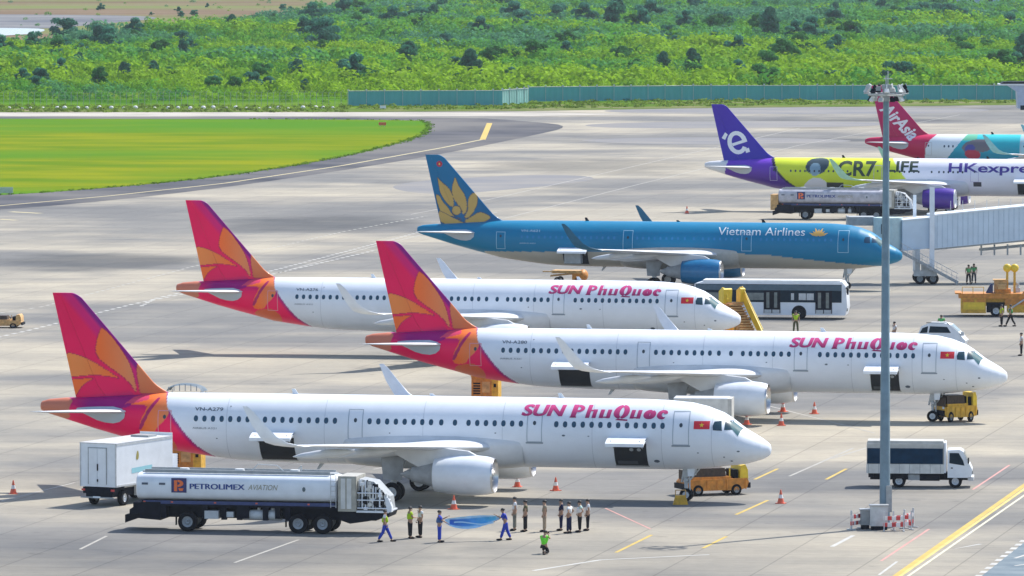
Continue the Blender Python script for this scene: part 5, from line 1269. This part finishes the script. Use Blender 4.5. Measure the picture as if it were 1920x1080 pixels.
person(1067, 1000, 160, 'person in a white shirt and navy trousers, nearest the camera in the right hand group', WHT, NAVY, arms='hips')
person(1087, 998, 190, 'person in a white shirt and pale vest, third in the right hand group', (.5, .66, .6), BLK, arms='hips', vest=WHT)
person(1102, 995, 185, 'person in a white shirt and black trousers, rightmost of the right hand group', WHT, BLK)
person(1020, 1039, 70, 'person in a neon green jacket kneeling to take a photograph', NEON, BLK, 'kneel', NEON, arms='camera')
person(1816, 533, -70, 'person in a green vest, left of the pair by the bridge stairs', GRN, BLK, vest=GRN)
person(1826, 531, -110, 'person in a green vest, right of the pair by the bridge stairs', GRN, (.06, .07, .08), vest=GRN)
person(1878, 612, 190, 'person in a yellow vest in front of the orange loader, left of two', LIME, BLK, vest=(.5, .5, .05))
person(1895, 612, 160, 'person in a dark green vest in front of the orange loader, right of two', OLV, BLK, 'walk', (.1, .3, .1))
person(1915, 667, 180, 'person in a pale shirt and dark trousers at the right edge', WHT, BLK)
person(1492, 624, -90, 'person in a lime vest in front of the bus wheel', LIME, OLV, vest=LIME)
person(1677, 645, 200, 'person seen head and shoulders beyond the hull, right of the mast', WHT, BLK)
person(1765, 632, 90, 'person in a green shirt beyond the roof of the minivan', GRN, BLK)

def banner():
    x0, y0, _ = G(835, 1016); x1, y1, _ = G(937, 1013)
    T = thing('banner', 'blue cloth banner fading to pale cyan stretched between two people', 'banner', (x0, y0, 0), math.atan2(y1 - y0, x1 - x0))
    L = math.hypot(x1 - x0, y1 - y0); n = 40; b = MB(); rows = []; cs = []
    for i in range(n + 1):
        t = i / n; e = sin(pi * min(1, max(0, t * .94 + .03))) ** .6
        zt = 1.22 + .14 * e + .1 * t; zb = 1.22 - .68 * e * (1 - .35 * t) + .1 * t; row = []
        for j in range(9):
            v = j / 8; row.append((t * L, .06 * sin(9 * t + 2 * v) + .12 * sin(pi * v) * e + .03 * sin(31 * t + 6 * v) + .02 * sin(57 * t - 9 * v), zb + (zt - zb) * v))
            inner = .18 < v < .85 and .08 < t < .93
            c = np.array((.015, .10, .62)) * (1 - t) + np.array((.08, .48, .80)) * t
            if not inner: c = np.array((.35, .62, .88))
            cs.append(c)
        rows.append(row)
    b.grid(rows); b.cc = 1; b.c = cs
    m = M['txt']; b.build('cloth', m, T)
    ps = lambda u, v: (u, -.05 + .06 * sin(9 * u / L), v)
    decal('printed_wave', [[(L * t, 1.05 + .08 * sin(7 * t)) for t in np.linspace(.15, .88, 14)] + [(L * t, .98 + .08 * sin(7 * t)) for t in np.linspace(.88, .15, 14)]], lambda u, v: (u, -.09 , v), (.35, .6, .85), T, step=None)
banner()

# ================================================================== PERIMETER
def fence_run(pts, zt, label, m, name='perimeter_fence', postn=3.0):
    T = thing(name, label, 'fence')
    P = [Vector(G(x, y)[:2]) for x, y in pts]
    pan = MB(); posts = []
    for a, b_ in zip(P, P[1:]):
        L = (b_ - a).length; d = (b_ - a) / L; n = max(1, int(L / .5)); nn = Vector((-d.y, d.x))
        top = []; bot = []
        for i in range(n + 1):
            p = a + d * (L * i / n) + nn * (.04 if i % 2 else -.04)
            bot.append((p.x, p.y, 0.05)); top.append((p.x, p.y, zt))
        pan.grid([bot, top])
        for s in np.arange(0, L, postn): posts.append(a + d * s)
    pan.build('sheet_panel', m, T, smooth=False)
    rl_ = MB()
    for a, b_ in zip(P, P[1:]): rl_.cyl((a.x, a.y - .1, zt), (b_.x, b_.y - .1, zt), .05, n=6)
    rl_.build('top_rail', M['lgrey'], T)
    for p in posts[:100]:
        q = MB(); q.box(p.x - .03, p.x + .03, p.y - .12, p.y - .05, 0, zt + .05); q.box(p.x - .14, p.x + .14, p.y - .14, p.y - .06, zt, zt + .3); q.build('post', M['lgrey'], T, smooth=False)
    return T
tealm = mat('teal sheet metal', (.075, .37, .40), .55, var=.12, scale=.25)
tealp = mat('pale teal sheet metal', (.26, .50, .48), .55, var=.2, scale=.25)
fence_run([(653, 199), (942, 198)], 2.5, 'teal sheet metal fence left of the pale panels', tealm)
fence_run([(942, 197.5), (991, 194)], 2.55, 'short run of pale teal fence panels', tealp)
fence_run([(991, 191), (1300, 188.2), (1960, 187.5)], 2.5, 'long teal sheet metal fence behind the distant airliners', tealm)
def wire_fence():
    T = thing('wire_fence', 'pale post and wire fence along the left scrub edge', 'fence')
    k = 0
    for x in np.arange(-16, 652, 11.5):
        X, Y, _ = G(x, 199); b = MB(); b.cyl((X, Y, 0), (X, Y, 2.2), .035, n=6); b.cyl((X, Y, 2.2), (X + .3, Y - .2, 2.6), .025, n=5); b.build('post', M['grey'], T)
    X0, Y0, _ = G(-60, 199); X1, Y1, _ = G(652, 199)
    for z in (.5, 1.1, 1.7, 2.3): q = MB(); q.cyl((X0, Y0, z), (X1, Y1, z), .012, n=4); q.build('wire', M['lgrey'], T)
wire_fence()
rnd = random.Random(3)
b0 = MB(); b0.ell((0, 0, .2), (.42, .3, .34), 8, 6); mk = link('marker_stone', b0.mesh('marker_stone', M['conew'])); props(mk, 'whitewashed stone marker in the row along the wire fence', 'stone', 'white stones along the fence foot')
for i, x in enumerate(np.arange(20, 650, 21)):
    o = mk if i == 0 else mk.copy()
    if i: col.objects.link(o)
    o.location = G(x + rnd.uniform(-5, 5), 204 + rnd.uniform(-.6, .6)); s_ = rnd.uniform(.5, 1.0); o.scale = (s_, s_, s_)
def airfield_sign(px, py, w, h, m, label):
    X, Y, _ = G(px, py); T = thing('airfield_sign', label, 'sign', (X, Y, 0))
    part(T, 'board', m, lambda b: b.box(-w / 2, w / 2, -.08, .08, .25, h)); part(T, 'leg', M['grey'], lambda b: b.box(-w / 3, -w / 3 + .06, -.03, .03, 0, .25)); part(T, 'leg', M['grey'], lambda b: b.box(w / 3 - .06, w / 3, -.03, .03, 0, .25))
airfield_sign(717, 238, 1.1, .7, M['coneo'], 'small orange sign standing in the mown grass')
airfield_sign(10, 366, 1.8, .95, mat('pale green board', (.45, .6, .42), .6), 'pale green board at the left edge of the grass')
airfield_sign(718, 206, 1.0, .7, M['white'], 'small white board at the foot of the teal fence')

# ================================================================== SCRUBLAND
rng = np.random.default_rng(11)
def leafmat(name):
    m = bpy.data.materials.new(name); m.use_nodes = True
    n = m.node_tree.nodes; l = m.node_tree.links; b = n['Principled BSDF']; b.inputs['Roughness'].default_value = .7; b.inputs['Specular IOR Level'].default_value = .05
    a = n.new('ShaderNodeAttribute'); a.attribute_name = 'col'
    no = n.new('ShaderNodeTexNoise'); no.inputs['Scale'].default_value = .8; tc = n.new('ShaderNodeTexCoord'); l.new(tc.outputs['Object'], no.inputs['Vector'])
    mr = n.new('ShaderNodeMapRange'); mr.inputs['To Min'].default_value = .7; mr.inputs['To Max'].default_value = 1.3; l.new(no.outputs['Fac'], mr.inputs[0])
    mx = n.new('ShaderNodeVectorMath'); mx.operation = 'SCALE'; l.new(a.outputs['Color'], mx.inputs[0]); l.new(mr.outputs[0], mx.inputs['Scale'])
    l.new(mx.outputs[0], b.inputs['Base Color'])
    tr = n.new('ShaderNodeBsdfTranslucent'); l.new(mx.outputs[0], tr.inputs['Color'])
    ms = n.new('ShaderNodeMixShader'); ms.inputs[0].default_value = .4; l.new(b.outputs[0], ms.inputs[1]); l.new(tr.outputs[0], ms.inputs[2]); l.new(ms.outputs[0], n['Material Output'].inputs[0])
    return m
LEAF = leafmat('leaves')
def leaves(centers, radii, cols, per, size):
    """centers (n,3), radii (n,3), cols (n,3): per quads scattered over each clump, facing outwards"""
    n = len(centers); N = n * per
    idx = np.repeat(np.arange(n), per)
    d = rng.normal(size=(N, 3)); d /= np.linalg.norm(d, axis=1)[:, None]; d[:, 2] = np.abs(d[:, 2]) * 1.0 - .25 * (rng.random(N) < .3)
    rr = rng.uniform(.72, 1.08, N)[:, None]
    p = centers[idx] + d * radii[idx] * rr
    nrm = d + rng.normal(size=(N, 3)) * .3; nrm /= np.linalg.norm(nrm, axis=1)[:, None]
    up = rng.normal(size=(N, 3)); u = np.cross(nrm, up); u /= np.linalg.norm(u, axis=1)[:, None]; v = np.cross(nrm, u)
    s = (size[idx] * rng.uniform(.6, 1.3, N))[:, None]
    q = np.stack([p - u * s - v * s * .6, p + u * s - v * s * .7, p + u * s * .8 + v * s * .7, p - u * s * .9 + v * s * .6], 1).reshape(-1, 3)
    c = cols[idx] * rng.uniform(.72, 1.3, N)[:, None]
    return q, np.repeat(c, 4, 0)
def quadmesh(name, q, c):
    me = bpy.data.meshes.new(name); n = len(q) // 4
    me.vertices.add(len(q)); me.vertices.foreach_set('co', q.astype(np.float32).ravel())
    me.loops.add(len(q)); me.loops.foreach_set('vertex_index', np.arange(len(q), dtype=np.int32))
    me.polygons.add(n); me.polygons.foreach_set('loop_start', np.arange(0, len(q), 4, dtype=np.int32)); me.polygons.foreach_set('loop_total', np.full(n, 4, dtype=np.int32))
    me.materials.append(LEAF); me.update(calc_edges=True); setcol(me, c); return me

BARE = [(-400, -60), (760, -60), (680, 10), (560, 30), (430, 44), (330, 56), (240, 62), (180, 66), (120, 78), (60, 88), (-400, 92)]
def vnoise(x, y, s, seed=0):
    r = np.random.default_rng(seed); ph = r.uniform(0, 6.28, 12); k = r.normal(size=(12, 2)) / s; v = 0
    for i in range(12): v = v + np.sin(k[i, 0] * x + k[i, 1] * y + ph[i])
    return v / 3.5
def field(n, ymin, ymax):
    """random ground points between two pixel rows, uniform over the ground"""
    D0 = G(960, ymax)[1]; D1 = G(960, ymin)[1]
    Y = np.sqrt(rng.uniform(D0 ** 2, D1 ** 2, n)); X = rng.uniform(-1, 1, n) * Y * (1020 / FPX)
    d = np.hypot(Y, CAMH); px = 960 + FPX * X / Y
    ang = np.arctan(CAMH / Y) - PIT; py = 540 + FPX * np.tan(ang)
    return X, Y, px, py
X, Y, px, py = field(17500, -45, 196)
keep = ~inpoly(px, py, BARE) & ~((px < 660) & (py > 197)) 
keep |= inpoly(px, py, BARE) & (rng.random(len(px)) < .03)
lim = np.where(px < 960, 195, 187); keep &= py < lim - 1.0
X, Y, px, py = X[keep], Y[keep], px[keep], py[keep]
n = len(X); r = rng.uniform(.8, 2.9, n) * (1 + .25 * vnoise(X, Y, 25, 5)); r = np.clip(r, .6, 3.4)
r *= np.where(inpoly(px, py, BARE), .3, np.clip(.3 + (199 - py) / 32, .3, 1.0))
cen = np.stack([X, Y, r * .25], 1); rad = np.stack([r * 1.15, r * 1.15, r * .95], 1)
t = np.clip(.42 + .5 * vnoise(X, Y, 28, 7) + (95 - py) / 260 + rng.normal(size=n) * .2, 0, 1)[:, None]
YG = np.array((.22, .38, .012)); MG = np.array((.09, .28, .03)); BG = np.array((.08, .23, .12)); 
cc = np.where(t < .5, YG * (1 - t * 2) + MG * t * 2, MG * (2 - t * 2) + BG * (t * 2 - 1))
q, c = leaves(cen, rad, cc, 90, r * .125)
o = link('undergrowth', quadmesh('undergrowth', q, c)); props(o, 'dense bright green scrub covering the land beyond the fence', 'undergrowth', kind='stuff')
# longer grass along the edge of the mown field
gp = [p for p in grass_px if -20 < p[0] < 830 and p[1] > 223]; ex_ = []
for (ax, ay), (bx_, by_) in zip(gp, gp[1:]):
    A_, B_ = Vector(G(ax, ay)[:2]), Vector(G(bx_, by_)[:2]); L_ = (B_ - A_).length
    for k in range(int(L_ / .3)): p = A_.lerp(B_, rng.random()); ex_.append((p.x + rng.normal() * .35, p.y - .3 + rng.normal() * .45, 0))
ex_ = np.array(ex_); n = len(ex_); r = rng.uniform(.05, .20, n)
q, c = leaves(ex_ + np.stack([0 * r, 0 * r, r * .2], 1), np.stack([r * 1.5, r * 1.5, r], 1), np.tile(np.array((.10, .20, .012)), (n, 1)) * rng.uniform(.6, 1.5, n)[:, None], 12, r * .35)
o = link('field_edge_grass', quadmesh('field_edge_grass', q, c)); props(o, 'ragged longer grass along the edge of the mown field', 'grass', kind='stuff')
# tussocks on the verge
X, Y, px, py = field(2600, 189, 211); k = np.where(px < 650, py > 198, (py > 187 + np.clip((1300 - px) / 60, 0, 12)) & (py < 206 - np.clip((px - 900) / 70, 0, 12)))
X, Y = X[k], Y[k]; n = len(X); r = rng.uniform(.15, .5, n)
q, c = leaves(np.stack([X, Y, r * .2], 1), np.stack([r * 1.6, r * 1.4, r * .8], 1), np.tile(np.array((.16, .24, .03)), (n, 1)) * rng.uniform(.7, 1.4, n)[:, None], 16, r * .35)
o = link('verge_grass', quadmesh('verge_grass', q, c)); props(o, 'tufted grass along the foot of the fence', 'grass', kind='stuff')

bark = mat('bark', (.12, .09, .06), .9, var=.4)
def treeproto(i, kind):
    g = np.random.default_rng(100 + i); hgt = {'round': 3.9, 'dark': 4.5, 'tall': 4.6}[kind]
    wr = {'round': 2.3, 'dark': 2.7, 'tall': 1.35}[kind]
    L = 15 if kind != 'tall' else 12; cen = []; rad = []
    for k in range(L):
        if kind == 'tall': z = hgt * (.2 + .75 * k / L); w = wr * (1.25 * math.sqrt(max(.05, 1 - ((k / L - .35) / .75) ** 2))); a = g.uniform(0, 6.28); cen.append((w * .35 * cos(a), w * .35 * sin(a), z)); rad.append((w * .75, w * .75, .75))
        else:
            a = g.uniform(0, 6.28); d = wr * g.uniform(.1, .85); z = hgt * g.uniform(.16, .82) - d * .2; cen.append((d * cos(a), d * sin(a), z)); s_ = g.uniform(.55, 1.15); rad.append((s_, s_, s_ * .8))
    base = {'round': (.06, .21, .05), 'dark': (.055, .19, .12), 'tall': (.05, .17, .10)}[kind]
    cc = np.array(base) * g.uniform(.7, 1.35, (L, 1))
    q, c = leaves(np.array(cen), np.array(rad), cc, 170, np.full(L, .17))
    cm = quadmesh('crown', q, c)
    b = MB(); b.cyl((0, 0, -.1), (.1, 0, hgt * .45), .22, .13, 8)
    for k in range(5):
        c_ = cen[k]; b.cyl((.1, 0, hgt * .35), (c_[0] * .8, c_[1] * .8, c_[2]), .09, .03, 5)
    return cm, b.mesh('trunk', bark), kind
protos = [treeproto(i, k) for i, k in enumerate(['round', 'round', 'round', 'dark', 'dark', 'dark', 'tall', 'tall'])]
GL = {'round': ('round leafy green tree growing out of the scrub', 'round green trees in the scrub'), 'dark': ('dark blue green spreading tree in the scrub', 'dark trees in the scrub'), 'tall': ('upright bluish green tree rising above the scrub', 'upright trees in the scrub')}
def tree(px, py, pi_, s, label=None):
    cm, tm, kind = protos[pi_]; X, Y, _ = G(px, py)
    T = thing('tree', label or GL[kind][0], 'tree', (X, Y, 0), rng.uniform(0, 6.28), GL[kind][1]); T.scale = (s, s, s * rng.uniform(.85, 1.1))
    link('crown', cm, T); link('trunk', tm, T)
tree(668, 160, 3, 1.35, 'large dark tree just left of the teal fence end'); tree(640, 150, 4, 1.25, 'dark tree crowding behind the one at the teal fence end'); tree(690, 164, 1, 1.1, 'rounded tree right beside the teal fence end')
tree(852, 138, 5, .85, 'lone dark round tree above the pale trunk scrub'); tree(850, 152, 2, .5)
tree(1298, 139, 6, 1.0, 'upright narrow tree, right one of two above the fence'); tree(1243, 139, 7, .85, 'upright narrow tree, left one of two above the fence'); tree(1190, 139, 0, .85, 'pale rounded tree left of the two upright narrow ones')
tree(1690, 160, 4, 1.25, 'very dark tree directly behind the floodlight mast head'); tree(200, 96, 3, 1.5, 'big dark tree cluster at the left of the scrub'); tree(180, 92, 5, 1.3); tree(125, 74, 4, 1.3); tree(250, 70, 3, 1.2)
tree(115, 146, 3, .9); tree(185, 160, 0, .9); tree(235, 155, 6, .8); tree(40, 160, 3, .8); tree(75, 162, 5, .8); tree(70, 168, 4, .7); tree(555, 152, 7, 1.0, 'upright bluish tree in the left scrub near the wire fence'); tree(405, 168, 3, .7); tree(480, 170, 4, .9); tree(500, 172, 5, .8)
tree(610, 92, 3, 1.6, 'tall dark tree clump in the middle of the left scrub'); tree(600, 76, 4, 1.4); tree(110, 116, 5, .8); tree(150, 105, 3, .7); tree(1385, 150, 3, .9); tree(1560, 158, 4, .8); tree(960, 150, 3, .7); tree(760, 160, 1, 1.0); tree(905, 76, 3, 1.3); tree(1040, 46, 4, 1.6); tree(1100, 50, 3, 1.6)
for bx in range(9): tree(rnd.uniform(60, 600), rnd.uniform(8, 44), 3 + bx % 3, rnd.uniform(.3, .5))
for k in range(235):
    y = 195 - 205 * math.sqrt(rnd.random()); x = rnd.uniform(-10, 1930)
    y = min(y, 172 if x < 650 else 165)
    if inpoly(np.array([x]), np.array([y]), BARE)[0]: continue
    pi_ = rnd.choice([0, 1, 2, 0, 1, 2, 0, 1, 2, 3, 7]) if y > 95 else rnd.choice([0, 1, 3, 4, 5, 3, 4, 7])
    tree(x, y, pi_, rnd.choice([.5, .7, .85, 1.0, 1.3]) * rnd.uniform(.85, 1.15) * (1.2 if y < 80 else 1))
sheet('bare_ground', smoothpoly(BARE, 2), -.02, nmat('bare earth', (.14, .10, .065), (.21, .16, .11), .03, c2=(.16, .19, .07), sc2=.012, stretch=(.4, 1)))
sheet('mud_flat', smoothpoly([(-400, 26), (150, 27), (330, 32), (200, 44), (70, 56), (-400, 62)], 2), .0, nmat('grey mud', (.13, .14, .16), (.22, .22, .22), .03))
sheet('water', smoothpoly([(-400, 51), (60, 52), (95, 57), (30, 68), (-400, 74)], 2), .02, mat('pond water', (.26, .31, .36), .2, var=.05))
def far_building():
    X, Y, _ = G(1846, 17); T = thing('building', 'pale blue building with dark windows at the upper right edge', 'building', (X, Y, 0))
    part(T, 'wall', mat('pale blue render', (.42, .55, .66), .8), lambda b: (b.box(-8, 7, -5, 5, 0, 6.5)))
    for x in (-5.2, .2, 4.2): part(T, 'window', M['glass'], lambda b: b.box(x, x + 1.8, -5.05, -5.01, .9 if x < 0 else 1.4, 3.4))
    part(T, 'roof', M['grey'], lambda b: b.box(-8.5, 7.5, -5.5, 5.5, 6.5, 6.9))
far_building()
# ================================================================== AIR
hz = MB(); hz.box(-600, 800, -60, 4200, -1.1, 44)
ho = hz.build('haze', bpy.data.materials.new('air'), smooth=False); props(ho, kind='stuff')
hm = ho.data.materials[0]; hm.use_nodes = True; hn = hm.node_tree.nodes; hn.remove(hn['Principled BSDF'])
pv = hn.new('ShaderNodeVolumePrincipled'); pv.inputs['Color'].default_value = (.78, .88, 1, 1); pv.inputs['Density'].default_value = .00004; pv.inputs['Anisotropy'].default_value = .3
hm.node_tree.links.new(pv.outputs[0], hn['Material Output'].inputs['Volume'])
